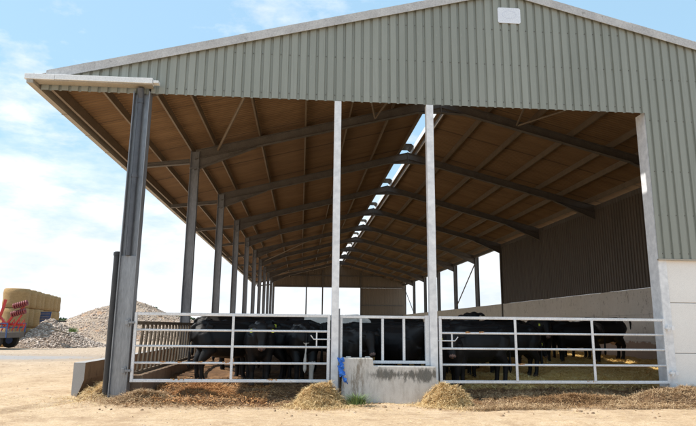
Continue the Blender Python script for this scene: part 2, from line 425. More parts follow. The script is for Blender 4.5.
# ------------------------------------------------------------------ BARN
XL, XR, XP, SP, NB = -3.464, 12.796, 4.5, 6.1, 10
ZR, SL = 9.20, .2586
YB = SP * NB
def rz(x, off=0): return ZR - SL * abs(x - XP) - off
XE0, XE1 = -5.66, 13.35
barn = empty('cattle_barn', (4.5, 0, 0))
tag(barn, 'long open fronted cattle barn clad in olive grey sheets with a white jamb', 'barn')
BL = Vector((4.5, 0, 0))
def bpart(mb, name, mat, **k):
    mb.v = [(p[0] - BL.x, p[1], p[2]) for p in mb.v]; return mb.build(name, mat, barn, **k)

# roof sheets: two slopes with real corrugation at the open edges (thickness .03)
def slope(x0, x1):
    b = MB(); n = int(YB / .146 * 2); ys = np.linspace(-.08, YB + .1, n)
    ab = []
    for i, y in enumerate(ys):
        w = .022 if i % 2 else 0
        for x in (x0, x1): ab.append((x, y, rz(x) - .035 + w))
        for x in (x0, x1): ab.append((x, y, rz(x) - .010 + w))
    fs = []
    for i in range(n - 1):
        o = i * 4; q = o + 4
        fs += [(o, o + 1, q + 1, q), (o + 3, o + 2, q + 2, q + 3), (o + 2, o, q, q + 2), (o + 1, o + 3, q + 3, q + 1)]
    fs += [(0, 2, 3, 1), (4 * n - 4, 4 * n - 3, 4 * n - 1, 4 * n - 2)]
    b.add(ab, fs); return b
bpart(slope(XE0, XP - .26), 'roof_sheet', M['roof'])
bpart(slope(XP + .26, XE1), 'roof_sheet', M['roof'])
# open ridge: upstands either side
for sgn in (-1, 1):
    b = MB(); x = XP + sgn * .26
    b.box(x - .012, .05, rz(x) - .07, x + .012, YB, rz(x) + .14)
    bpart(b, 'ridge_upstand', M['fascia'])
# long lines under the roof are purlins:
PX = [-5.46, -4.58, -3.58, -2.85, -1.44, .02, 1.45, 2.89, 4.12, 4.88, 6.11, 7.55, 8.98, 10.34, 11.35, 12.55]
for x in PX:
    b = MB(); s = -1 if x < XP else 1; z = rz(x) - .04
    if x < -5.4: b.box(x + .0062, .02, z - .24, x + .05, YB - .1, z)
    b.box(x - .006, .02, z - .20, x + .006, YB - .1, z)
    b.box(x - (.006 if s > 0 else .045), .02, z - .212, x + (.045 if s > 0 else .006), YB - .1, z - .2)
    bpart(b, 'purlin', M['purlin'])
# frames
def rafter(y, k):
    b = MB(); tf, d, bw = .014, .30, .17
    for s in (-1, 1):
        xe = XL if s < 0 else XR + .12
        T = lambda x, off: (x, rz(x, .26 + off))
        def slab(xa, oa, xb, ob, ya, yb, th):
            za, zb = rz(xa, .26 + oa), rz(xb, .26 + ob)
            vs = [(xa, ya, za - th), (xb, ya, zb - th), (xb, yb, zb - th), (xa, yb, za - th), (xa, ya, za), (xb, ya, zb), (xb, yb, zb), (xa, yb, za)]
            fs = [(3,2,1,0),(4,5,6,7),(0,1,5,4),(1,2,6,5),(2,3,7,6),(3,0,4,7)]
            b.add(vs, fs)
        x0 = XP + s * .015
        slab(xe, 0, x0, 0, y - bw/2, y + bw/2, tf)                       # top flange
        slab(xe, tf, x0, tf, y - .006, y + .006, d - 2 * tf)             # web
        slab(xe, d - tf, x0, d - tf, y - bw/2, y + bw/2, tf)             # bottom flange
        # haunch
        hl = 1.9; xh = xe - s * hl
        za = rz(xe, .26 + d + .34); zh = rz(xh, .26 + d)
        vs = [(xe, y - .006, za), (xh, y - .006, zh), (xe, y - .006, rz(xe, .26 + d)), (xe, y + .006, za), (xh, y + .006, zh), (xe, y + .006, rz(xe, .26 + d))]
        b.add(vs, [(0, 1, 2), (5, 4, 3), (0, 3, 4, 1), (1, 4, 5, 2), (2, 5, 3, 0)])
        b.bar((xe, y, za - .003), (xh, y, zh - .018), bw - .004, .012)
        # ridge gusset
        xg = XP + s * .75
        vs = [(x0, y - .005, rz(x0, .26 + d + .16)), (xg, y - .005, rz(xg, .26 + d)), (x0, y - .005, rz(x0, .26 + d))]
        vs += [(p[0], y + .005, p[2]) for p in vs]
        b.add(vs, [(0, 1, 2), (5, 4, 3), (0, 3, 4, 1), (1, 4, 5, 2), (2, 5, 3, 0)])
        b.bar((x0, y, rz(x0, .26 + d + .165)), (xg, y, rz(xg, .27 + d)), bw - .004, .012)
    b.box(XP - .014, y - .10, rz(XP, .26 + d + .20), XP + .014, y + .10, rz(XP, .25))   # end plates bolted at the ridge
    return b
for k in range(0, NB + 1):
    y = k * SP + (.16 if k == 0 else 0)
    bpart(rafter(y, k), 'rafter', M['rafter'])
    if k > 0:
        b = MB(); b.hsec(XL, y, -.1, rz(XL, .30), .27, .20, tw=.022, axis='x')
        b.box(XL - .15, y - .115, rz(XL, .87), XL + .15, y + .115, rz(XL, .85))
        bpart(b, 'column', M['steel'])
        # outrigger carrying the canopy
        b = MB(); z = rz(XL, .72)
        b.bar((XL - .17, y, z + .02), (XE0 + .12, y, rz(XE0, .36)), .14, .012)
        b.bar((XL - .17, y, z + .16), (XE0 + .12, y, rz(XE0, .24)), .14, .012)
        b.bar((XL - .17, y, z + .09), (XE0 + .12, y, rz(XE0, .30)), .012, .13)
        bpart(b, 'canopy_bracket', M['rafter'])
    b = MB()
    if k >= 4: b.hsec(XR + .27, y + (.1 if k == 0 else 0), -.1, rz(XR + .2, .30), .28, .24, tw=.022, axis='x')
    else: b.hsec(XR + .27, y, -.1, rz(XR + .2, .30), .26, .24, tw=.022, axis='x')
    bpart(b, 'column', M['rafter'])
# ridge saddles: dark caps bridging the vent above each frame
for k in range(1, NB + 1):
    b = MB(); y = k * SP
    pts = [(XP - .28, y + .3, rz(XP, .02)), (XP - .14, y + .3, rz(XP, -.10)), (XP + .14, y + .3, rz(XP, -.10)), (XP + .28, y + .3, rz(XP, .02))]
    for a, c in zip(pts[:-1], pts[1:]): b.bar(a, c, .95, .015, up=(0, 0, 1))
    bpart(b, 'ridge_saddle', M['black'])
# roof bracing
b = MB()
def rod(p, q, r=.035): b = MB(); b.tube([p, q], r, 8); bpart(b, 'brace', M['purlin'])
rod((-2.75, 6.0, rz(-2.75, .42)), (-.95, .35, rz(-.95, .34)), .045)
rod((2.26, 5.9, rz(2.26, .50)), (1.2, .4, rz(1.2, .36)), .035)
rod((2.26, 5.9, rz(2.26, .50)), (3.3, .4, rz(3.3, .36)), .035)
rod((7.0, 5.85, rz(7.0, .50)), (6.0, .4, rz(6.0, .36)), .035)
rod((7.05, 5.85, rz(7.05, .50)), (9.3, .4, rz(9.3, .36)), .035)
rod((-3.2, 6 * SP + .1, rz(-3.2, .5)), (1.0, 5 * SP, rz(1., .4)), .045)
rod((-3.2, 8 * SP + .1, rz(-3.2, .5)), (1.0, 9 * SP, rz(1., .4)), .045)
rod((XR + .22, 5 * SP + .2, 6.2), (XR + .22, 6 * SP - .2, 3.1), .045)
rod((XR + .22, 9 * SP + .2, 3.1), (XR + .22, 10 * SP - .2, 6.2), .045)
# eaves beam right + left gutter
b = MB(); b.box(XR + .02, .3, rz(XR, .50), XR + .2, YB, rz(XR, .30)); bpart(b, 'eaves_beam', M['rafter'])
b = MB()
b.box(-5.75, -.29, 6.29, -5.735, YB, 6.47); b.box(-5.735, -.29, 6.29, -5.62, YB, 6.302); b.box(-5.632, -.28, 6.302, -5.62, YB, 6.508); b.box(-5.735, -.289, 6.302, -5.62, -.275, 6.374); bpart(b, 'gutter', M['gutter'])
for k in range(1, 40):
    b = MB(); b.box(-5.76, k * 1.55 - .02, 6.282, -5.61, k * 1.55 + .02, 6.2885); bpart(b, 'gutter_bracket', M['gutter'])
# front fascia of the canopy
b = MB(); b.box(-5.80, -.30, 6.375, -5.20, -.12, 6.492); bpart(b, 'fascia', M['fascia'], bevel=.006)
b = MB(); b.box(-5.194, -.30, 6.380, -3.22, -.12, 6.497); bpart(b, 'fascia', M['fascia'], bevel=.006)
b = MB(); b.box(-3.215, -.27, 6.405, -3.10, -.12, 6.460); bpart(b, 'fascia_end', M['fascia'], bevel=.004)
b = MB(); b.box(-5.60, -.272, 6.360, -3.24, -.044, 6.3735); bpart(b, 'soffit', M['gutter'])

# gable cladding (box profile sheet with real ribs)
def profile_sheet(x0, x1, zb, zt, y=0., pitch=.2, depth=.038, name='cladding', mat=None, flip=1, thick=.002, phase=0.):
    # crest wide .13, valley .045
    pat = [(0, 0), (.045, 0), (.057, 1), (.188, 1)]
    xs = []
    k = math.floor((x0 - phase) / pitch)
    while phase + k * pitch < x1 + pitch:
        for dx, h in pat:
            x = phase + k * pitch + dx
            xs.append((x, h))
        k += 1
    pts = [(x, h) for x, h in xs if x0 <= x <= x1]
    pts = [(x0, pts[0][1])] + pts + [(x1, pts[-1][1])]
    # break at the ridge
    vs = []; fs = []
    if x0 < XP < x1:
        i = next(i for i, p in enumerate(pts) if p[0] > XP); pts.insert(i, (XP, pts[i][1]))
    for x, h in pts:
        yy = y - flip * h * depth
        vs += [(x, yy, zb), (x, yy, zt(x)), (x, yy + flip * .0025, zb), (x, yy + flip * .0025, zt(x))]
    for i in range(len(pts) - 1):
        o = i * 4; q = o + 4
        fs += [(o, q, q + 1, o + 1), (o + 3, q + 3, q + 2, o + 2), (o, o + 2, q + 2, q)]
    b = MB(); b.add(vs, fs); return b
top = lambda x: rz(x, .012)
ZT = 6.262
def screws(b, xa, xb, zrows):
    k = math.floor(xa / .2)
    while k * .2 < xb:
        xs_ = k * .2 + .023
        for z in zrows:
            if z < rz(xs_) - .3 and xa + .05 < xs_ < xb - .02: b.box(xs_ - .009, -.010, z - .009, xs_ + .009, -.0005, z + .009, 1)
        k += 1
    return b
bpart(screws(profile_sheet(-3.30, 7.70, ZT, top), -3.2, 7.7, (ZT + .14, ZT + 1.04, ZT + 1.9)), 'gable_cladding', [M['clad'], M['rafter']])
bpart(screws(profile_sheet(7.70, XE1 - .1, 2.935, top), 7.7, 13, (3.05, 3.9, 4.9, 6.1, 7.1)), 'gable_cladding', [M['clad'], M['rafter']])
bpart(profile_sheet(-5.60, -3.302, 6.40, top), 'gable_cladding', M['clad'])
bpart(profile_sheet(-5.58, -3.34, 6.25, lambda x: 6.395), 'valance', M['clad'])
# drip flashing at the foot of the gable cladding
b = MB(); b.box(7.70, -.045, 2.90, XE1 - .1, .02, 2.932); bpart(b, 'drip_flashing', M['gutter'])
# verge flashing, both slopes, in lengths with laps
for s in (-1, 1):
    xa = XP; L = 3.0; i = 0
    while (xa > XE0 + .21 if s < 0 else xa < XE1):
        xb = xa + s * L
        xb = max(xb, XE0 + .20) if s < 0 else min(xb, XE1)
        up = .004 * (i % 2)
        b = MB()
        for (y0, y1, o0, o1) in ((-.105 - up, -.09 - up, -.03 - up, .17), (-.0899 - up, .22, -.03 - up, -.015 - up)):
            za, zb = rz(xa), rz(xb)
            vs = [(xa, y0, za - o1), (xb, y0, zb - o1), (xb, y1, zb - o1), (xa, y1, za - o1), (xa, y0, za - o0), (xb, y0, zb - o0), (xb, y1, zb - o0), (xa, y1, za - o0)]
            b.add(vs, [(3,2,1,0),(4,5,6,7),(0,1,5,4),(1,2,6,5),(2,3,7,6),(3,0,4,7)])
        bpart(b, 'verge_flashing', M['flash'])
        if xb in (XE0 + .20, XE1): break
        xa = xb; i += 1
# front column with downpipe
b = MB(); b.hsec(XL - .01, .02, -.1, 6.29, .34, .24, tf=.018, axis='x')
b.box(XL - .161, -.043, -.1, XL + .141, -.035, 2.78)
bpart(b, 'front_column', M['front_steel'], bevel=.004)
b = MB(); b.tube([(XL - .03, -.055, 2.785), (XL - .03, -.055, 6.12)], .055, 14)
b.tube([(XL - .03, -.055, 6.12), (XL - .03, -.09, 6.24), (XL - .03, -.13, 6.34)], [.055, .065, .07], 14)
b.tube([(XL - .03, -.055, 6.02), (XL - .03, -.055, 6.12)], .066, 14)
b.tube([(XL - .03, -.055, 4.4), (XL - .03, -.055, 4.47)], .066, 14)
bpart(b, 'downpipe', M['pipe'], smooth=False)
# two white posts
for x, hw in ((.698, .073), (2.727, .078)):
    b = MB(); b.box(x - hw, -.035, -.1, x + hw, .12, ZT - .004); b.box(x - hw + .02, .01, ZT - .004, x + hw - .02, .12, ZT + .3)
    bpart(b, 'post', M['galv'], bevel=.006)
b = MB(); b.box(.775, .0, -.1, .80, .10, 1.78); b.box(.775, -.03, 1.55, .802, 0, 1.60); bpart(b, 'post_channel', M['steel'])
b = MB(); b.box(2.56, .02, .66, 2.645, .10, 1.66); bpart(b, 'post_channel', M['gate'])
# jamb
b = MB(); b.box(7.722, .012, -.1, 7.90, .022, 2.9); b.box(7.722, .012, 2.9, 7.90, .022, 6.3)
b.box(7.722, .36, -.1, 7.90, .37, 6.3); b.box(7.80, .022, -.1, 7.81, .36, 6.3); b.box(7.712, .022, -.1, 7.722, .36, 6.3)
bpart(b, 'door_jamb', M['galv'])
# front right concrete panels
zc = [-.15, .93, 1.99, 2.925]
for z0, z1 in zip(zc[:-1], zc[1:]):
    b = MB(); b.box(7.905, .03, z0 + .006, 13.2, .22, z1 - .006); bpart(b, 'concrete_panel', M['panel'], bevel=.008)
b = MB(); b.box(7.92, .06, -.15, 13.15, .19, 2.92); bpart(b, 'panel_core', M['kerb'])
# right inner wall: concrete panels and cladding above the first four bays
for k in range(NB):
    y0, y1 = k * SP + (.42 if k == 0 else 0), (k + 1) * SP
    zs = [-.1, .98, 1.96, 2.94]
    for z0, z1 in zip(zs[:-1], zs[1:]):
        b = MB(); b.box(XR, y0 + .006, z0 + .004, XR + .05, y1 - .006, z1 - .004); bpart(b, 'wall_panel', M['inwall'])
b = MB(); b.box(XR + .0505, .42, -.1, XR + .12, YB, 2.936); bpart(b, 'wall_leak_backing', M['kerb'])  # unseen backing added to stop sun leaking through the panel joints
def side_sheet(x, y0, y1, z0, z1, s=1):
    b = MB(); vs = []; n = 0; y = y0
    while y < y1:
        for dy, h in ((0, 0), (.045, 0), (.057, 1), (.188, 1)):
            vs += [(x + h * .03 * s, y + dy, z0), (x + h * .03 * s, y + dy, z1)]; n += 1
        y += .2
    b.add(vs, [(2*i, 2*i+1, 2*i+3, 2*i+2) for i in range(n - 1)]); return b
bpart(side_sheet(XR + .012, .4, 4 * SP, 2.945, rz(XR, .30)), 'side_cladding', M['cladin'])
b = MB(); b.box(XR - .06, 4 * SP - .07, -.05, XR - .002, 4 * SP + .07, rz(XR, .6)); bpart(b, 'wall_trim', M['rafter'])
b = MB(); b.box(XR + .05, -.0 + .4, 3.0, XR + .06, 4 * SP - .1, rz(XR, .3)); bpart(b, 'outer_cladding', M['clad'])
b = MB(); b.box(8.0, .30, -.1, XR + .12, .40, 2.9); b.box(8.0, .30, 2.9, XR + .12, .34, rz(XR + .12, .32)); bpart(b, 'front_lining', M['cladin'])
# back gable
bpart(profile_sheet(XL, XR + .3, 6.2, lambda x: rz(x, .05), y=YB - .1, flip=1), 'back_cladding', M['backclad'])
bpart(profile_sheet(7.5, XR + .3, -.1, lambda x: 6.196, y=YB - .1, flip=1), 'back_cladding', M['backclad'])
for z in (6.24, 7.6):
    b = MB(); b.box(XL + .2, YB - .26, z, XR, YB - .14, z + .14); bpart(b, 'back_rail', M['rafter'])
for x in (.62, 2.64):
    b = MB(); b.box(x - .08, YB - .30, 0, x + .08, YB - .14, rz(x, .35)); bpart(b, 'back_post', M['rafter'])
b = MB(); b.box(7.36, YB - .3, 0, 7.5, YB - .12, rz(7.4, .4)); bpart(b, 'back_post', M['rafter'])
b = MB(); b.box(7.5, YB - .24, 4.0, XR, YB - .135, 4.12); bpart(b, 'back_rail', M['rafter'])

# sign on the gable
def rrect(cx, cz, w, h, r, y0, y1):
    b = MB(); pts = []
    for (sx, sz, a0) in ((1, 1, 0), (-1, 1, 90), (-1, -1, 180), (1, -1, 270)):
        for j in range(5):
            a = math.radians(a0 + j * 22.5); pts.append((cx + sx * (w/2 - r) + r * math.cos(a), cz + sz * (h/2 - r) + r * math.sin(a)))
    n = len(pts); vs = [(x, y0, z) for x, z in pts] + [(x, y1, z) for x, z in pts]
    b.add(vs, [tuple(range(n)), tuple(range(2*n - 1, n - 1, -1))] + [(i, i + n, (i + 1) % n + n, (i + 1) % n) for i in range(n)]); return b
sg = empty('gable_sign', (4.625, -.04, 8.51)); tag(sg, 'small blank white rectangular sign high on the gable near the ridge', 'sign')
rrect(0, 0, .535, .385, .045, -.012, .0).build('sign_plate', M['sign'], sg)
b = MB(); N = 40
el = [(.17 * math.cos(2*math.pi*i/N), .10 * math.sin(2*math.pi*i/N) + .02) for i in range(N)]
el2 = [(x * .93, (z - .02) * .9 + .02) for x, z in el]
b.add([(x, -.0135, z) for x, z in el] + [(x, -.0135, z) for x, z in el2], [(i, (i+1) % N, (i+1) % N + N, i + N) for i in range(N)])
b.build('faded_mark', M['signmark'], sg)

# black stand pipe left of the front column
b = MB(); b.tube([(0, 0, -.1), (0, 0, 2.83)], .068, 16); b.tube([(0, 0, 2.80), (0, 0, 2.86), (0, 0, 2.88)], [.08, .08, .05], 16)
o = b.build('black_pipe', M['black'], loc=(-3.76, .15, 0)); tag(o, 'tall black capped pipe standing against the left front column', 'pipe')

# lumps: irregular small stones / clods merged in one mesh
ICO = None
def lumps(name, P, R, mat, seed=0, parent=None, flat=.7):
    global ICO
    if ICO is None:
        bm = bmesh.new(); bmesh.ops.create_icosphere(bm, subdivisions=1, radius=1); bm.verts.ensure_lookup_table()
        ICO = (np.array([v.co[:] for v in bm.verts]), np.array([[v.index for v in f.verts] for f in bm.faces])); bm.free()
    r = np.random.default_rng(seed); v0, f0 = ICO; n = len(P); m = len(v0)
    jit = 1 + (r.random((n, m, 1)) - .5) * .7
    sc = (np.asarray(R)[:, None] * (.6 + .8 * r.random((n, 3)))) * np.array([1, 1, flat])
    a = r.random(n) * 6.28; c, s = np.cos(a), np.sin(a)
    V = v0[None] * jit * sc[:, None, :]
    V = np.stack([V[..., 0] * c[:, None] - V[..., 1] * s[:, None], V[..., 0] * s[:, None] + V[..., 1] * c[:, None], V[..., 2]], -1) + np.asarray(P)[:, None, :]
    F = (f0[None] + (np.arange(n) * m)[:, None, None]).reshape(-1, 3)
    return fast_mesh(name, V.reshape(-1, 3), F, mat, parent)
# ------------------------------------------------------------------ GATES
def gate(name, x0, x1, rails, ztop, zbot, mids, latch, hinge_left, label, y=-.03):
    g = empty(name, (x0, y, 0)); tag(g, label, 'gate', 'five bar metal gates across the barn front')
    r = .030; L = x1 - x0
    for x in (r, L - r):
        b = MB(); b.bar((x, 0, zbot - r), (x, 0, ztop + r), .058, .058); b.build('stile', M['gate'], g, bevel=.008)
    for i, z in enumerate(rails):
        b = MB()
        if i in (0, len(rails) - 1): b.bar((.06, 0, z), (L - .06, 0, z), .055, .058)
        else: b.tube([(.055, 0, z), (L - .055, 0, z)], .023, 10)
        b.build('rail', M['gate'], g, smooth=0 < i < len(rails) - 1, bevel=.008 if i in (0, len(rails) - 1) else 0)
    for x in mids:
        b = MB(); b.bar((x - x0, -.032, zbot + .02), (x - x0, -.032, ztop - .02), .05, .012); b.build('brace_bar', M['gate'], g)
    # spring latch between the two upper rails
    lx, dirn = latch
    l = MB(); l.bar((lx - x0, 0, rails[2] + .02), (lx - x0, 0, rails[1] - .02), .025, .025)
    lt = l.build('latch', M['gate'], g)
    l = MB(); zz = (rails[1] + rails[2]) / 2
    l.tube([(lx - x0 - dirn * .28, 0, zz), (lx - x0 + dirn * .06, -.02, zz), (lx - x0 + dirn * .12, -.03, zz + .08)], .011, 8)
    l.build('lever', M['gate'], lt)
    # hinges
    for z in (zbot + .19, ztop - .17):
        h = MB(); xs = -.15 if hinge_left else L - .02
        h.box(xs, -.075, z - .022, xs + .17, .0, z + .022); h.box(xs + (0 if hinge_left else .11), -.095, z - .045, xs + (.05 if hinge_left else .17), -.074, z + .045); h.tube([(xs + .06, -.055, z - .07), (xs + .06, -.055, z + .07)], .018, 8)
        h.build('hinge', M['front_steel'] if hinge_left else M['galv'], g, bevel=.004)
    for q in range(9 if hinge_left else 4):
        x = random.uniform(.3, L - .4); z = rails[random.choice((2, 3, 4, 4) if hinge_left else (1, 3, 4))]
        d_ = lumps('dung_splash', np.array([[x + random.gauss(0, .035), random.uniform(-.03, 0), z + .022 + random.gauss(0, .006)] for _ in range(9)]), np.full(9, .015), M['rust'], q)
        d_.parent = g
    return g
RL = [1.63, 1.32, 1.01, .69, .355]; RR = [1.62, 1.31, 1.0, .68, .345]
gate('metal_gate', -3.27, .60, RL, 1.63, .355, [-1.335], (.33, -1), True, 'left galvanised five bar gate between the dark column and the first white post')
gate('metal_gate', 2.83, 7.70, RR, 1.62, .345, [4.43, 6.08], (3.10, 1), False, 'wider right galvanised gate reaching from the second white post to the white wall')
# middle barrier above the block
g = empty('barrier_panel', (.8, .06, .6)); tag(g, 'low steel panel with four upright bars above the stained concrete block', 'barrier')
b = MB(); b.bar((.0, 0, 1.02), (1.84, 0, 1.02), .05, .055); b.build('rail', M['gate'], g, bevel=.006)
b = MB(); b.bar((.0, 0, .12), (1.84, 0, .12), .05, .06); b.build('rail', M['gate'], g, bevel=.006)
for x in (.03, .43, .88, 1.32, 1.79):
    b = MB(); b.bar((x, 0, .15), (x, 0, .99), .05, .05); b.build('upright', M['gate'], g, bevel=.006)
# concrete block
def block():
    me = bpy.data.meshes.new('concrete_block'); bm = bmesh.new()
    prof = [(.83, -.12), (2.715, -.12), (2.70, .655), (1.455, .665), (1.44, .815), (.865, .815)]
    f = bm.faces.new([bm.verts.new((x, -.27, z)) for x, z in prof])
    r = bmesh.ops.extrude_face_region(bm, geom=[f])
    for v in r['geom']:
        if isinstance(v, bmesh.types.BMVert): v.co.y = .0
    bmesh.ops.recalc_face_normals(bm, faces=bm.faces)
    bmesh.ops.bevel(bm, geom=list(bm.edges), offset=.018, segments=2, affect='EDGES', profile=.6)
    bm.to_mesh(me); bm.free(); me.materials.append(M['block'])
    o = bpy.data.objects.new('concrete_block', me); COL.objects.link(o); return tag(o, 'stepped concrete block with dark green stains between the two white posts', 'concrete block')
blk = block()
for x in (.92, 1.30):
    b = MB(); b.box(x, -.2, .812, x + .10, -.08, .84); b.build('lifting_lug', M['block'], blk, bevel=.01)

# blue bag hanging between post and block
def bag():
    b = MB(); pts = []; 
    path = [(.80, -.33, .82), (.815, -.35, .70), (.80, -.36, .58), (.84, -.355, .47), (.90, -.345, .38), (.95, -.34, .33)]
    fine = []
    for q in range(len(path) - 1):
        for t in range(5): fine.append(tuple(path[q][c] + (path[q + 1][c] - path[q][c]) * t / 5 for c in range(3)))
    fine.append(path[-1]); nf = len(fine)
    rad = [(.045 + .016 * math.sin(q * 1.1) + .010 * math.sin(q * 2.7 + 1)) * (1 if q < nf - 5 else (nf - q) / 6) for q in range(nf)]
    b.tube(fine, rad, 30, ell=[(1.15, .7)] * nf)
    rr = random.Random(4)
    b.v = [(x + .010 * math.sin(31 * z + 40 * x) + rr.gauss(0, .002), y + .014 * math.sin(47 * z + 60 * x) + rr.gauss(0, .004), z + .012 * math.sin(70 * x)) for x, y, z in b.v]
    o = b.build('plastic_bag', M['bag'], smooth=False); tag(o, 'crumpled bright blue plastic bag caught beside the concrete block', 'plastic bag')
bag()

# ------------------------------------------------------------------ FEED BARRIER + TROUGH (left side)
fb = empty('feed_barrier', (-3.28, .3, 0)); tag(fb, 'long slatted feed barrier with dark upright bars along the open left side', 'feed barrier')
b = MB(); b.box(-.14, 0, 0, .17, 60.4, .44); b.build('plinth', M['kerbin'], fb, bevel=.02)
b = MB(); b.box(-.03, .05, 1.42, .035, 60.4, 1.49); b.build('top_rail', M['barrierwood'], fb)
b = MB(); b.box(-.03, .05, .445, .03, 60.4, .50); b.build('bottom_rail', M['barrierwood'], fb)
for i in range(100):
    y = .18 + i * .36
    b = MB(); b.bar((0, y, .50), (0, y + .24, 1.42), .035, .10, up=(0, 1, 0)); b.build('slat', M['barrierwood'], fb)
b = MB()
for i in range(100, 166):
    y = .18 + i * .36; b.bar((0, y, .50), (0, y + .24, 1.42), .035, .10, up=(0, 1, 0))
o = b.build('slats', M['barrierwood'], fb); o['kind'] = 'stuff'
# trough wall
tw = empty('feed_trough', (-4.52, .75, 0)); tag(tw, 'grey concrete feed trough wall running beside the left columns', 'feed trough')
b = MB(); pr_ = [(-.11, -.1), (-.11, .64), (.12, .64), (.12, .30), (.06, .12), (-.03, -.1)]
n = len(pr_); b.add([(x, 0, z) for x, z in pr_] + [(x, 59, z) for x, z in pr_], [tuple(range(n))[::-1], tuple(range(n, 2*n))] + [(i, (i+1) % n, (i+1) % n + n, i + n) for i in range(n)], 0)
for i in range(2, len(b.m)):
    k = i - 2
    if k in (2, 3, 4): b.m[i] = 1
b.build('trough_wall', [M['kerb'], M['kerbin']], tw)

# ------------------------------------------------------------------ STRAND SCATTERS
def strands(name, P, L, W, mat, tilt=.35, parent=None, seed=0, offset=(0, 0, 0)):
    r = np.random.default_rng(seed); n = len(P); P = np.asarray(P, float) - np.array(offset)
    a = r.random(n) * 2 * np.pi; t = (r.random(n) - .35) * 2 * tilt
    d = np.stack([np.cos(a) * np.cos(t), np.sin(a) * np.cos(t), np.sin(t)], 1)
    l = L * (.4 + r.random(n)) ; w = W * (.6 + .8 * r.random(n))
    s = np.stack([-np.sin(a), np.cos(a), r.random(n) * 1.2 - .6], 1); s /= np.linalg.norm(s, axis=1)[:, None]
    bend = (r.random((n, 3)) - .5) * (l * .35)[:, None]
    A = P - d * l[:, None] / 2; B = P + d * l[:, None] / 2; Mi = P + bend; Sx = s * w[:, None] / 2
    V = np.stack([A - Sx, A + Sx, Mi + Sx, Mi - Sx, B + Sx, B - Sx], 1).reshape(-1, 3)
    o = (np.arange(n) * 6)[:, None]
    F = np.concatenate([o + np.array([0, 1, 2, 3]), o + np.array([3, 2, 4, 5])])
    return fast_mesh(name, V, F, mat, parent)

def pts_on(n, x0, x1, y0, y1, lift=.02, seed=1, dens=None):
    r = np.random.default_rng(seed); X = x0 + r.random(n) * (x1 - x0); Y = y0 + r.random(n) * (y1 - y0)
    if dens is not None:
        k = r.random(n) < dens(X, Y); X, Y = X[k], Y[k]
    Z = np.maximum(bed_z(X, Y), ground_z(X, Y)) + lift * r.random(len(X)); return np.stack([X, Y, Z], 1)
tag(strands('spilled_silage', pts_on(60000, 2.9, 9.2, -1.35, .5, .07, 27, lambda x, y: np.clip((fbm(x * 1.1 + 3, y * 2.2, 4) - .42) * 4, 0, 1)), .10, .005, M['silage'], .6, seed=8), 'pale straw and silage spilling out under the right gate', 'silage', kind='stuff')
S1 = tag(strands('straw_litter', pts_on(60000, 2.6, 12.7, 1.2, 13, .05, 21, lambda x, y: np.clip(.25 + fbm(x * 1.2, y * 1.2) * 1.1, 0, 1)), .16, .009, M['straw'], .4, seed=2), 'loose yellow straw stalks spread over the pen floor', 'straw', kind='stuff')
tag(strands('dung_litter', pts_on(42000, -3.1, 8.4, -1.15, 2.4, .05, 22, lambda x, y: np.clip((fbm(x * 1.5, y * 1.5, 4) - .22) * 2.2, 0, 1) * (1 - (x > .6) * (x < 2.9) * (y < .1))), .075, .007, M['dung'], .5, seed=3), 'brown dung and trodden wet straw strewn under the gates', 'dung', kind='stuff')
tag(strands('fresh_dung', pts_on(9000, -3.0, -.6, -.7, 2.2, .08, 23, lambda x, y: np.clip((fbm(x * 1.5 + 4, y * 1.5, 4) - .3) * 3, 0, 1)), .07, .010, M['rust'], .6, seed=4), 'orange brown dung lying in sunlight behind the left gate', 'dung', kind='stuff')
tag(strands('scattered_straw', pts_on(60000, -8, 10, -5, -.2, .012, 24, lambda x, y: np.clip(.05 * (fbm(x, y) > .5) + np.exp((y + .6) * 1.4) * fbm(x * 1.5, y * 2) ** 2 * 1.5, 0, 1)), .06, .004, M['paleStraw'], .15, seed=5), 'pale straw bits scattered on the sandy ground', 'straw', kind='stuff')

p = pts_on(1900, -3.5, 9, -2.4, 1.2, .01, 31, lambda x, y: np.clip(np.exp((y + .7) * 1.6), 0, 1) * np.clip((fbm(x * 2, y * 2) - .3) * 2.5, 0, 1))
tag(lumps('dry_clods', p, .012 + .035 * np.random.default_rng(5).random(len(p)) ** 3, M['clod'], 6), 'small dry clods scattered in front of the gates', 'clods', kind='stuff')
p = pts_on(2600, -16, 10, -6, 12, .0, 32)
tag(lumps('pebbles', p, .005 + .012 * np.random.default_rng(6).random(len(p)) ** 4, M['rock'], 7), 'tiny pale stones strewn across the sandy yard', 'stones', kind='stuff')

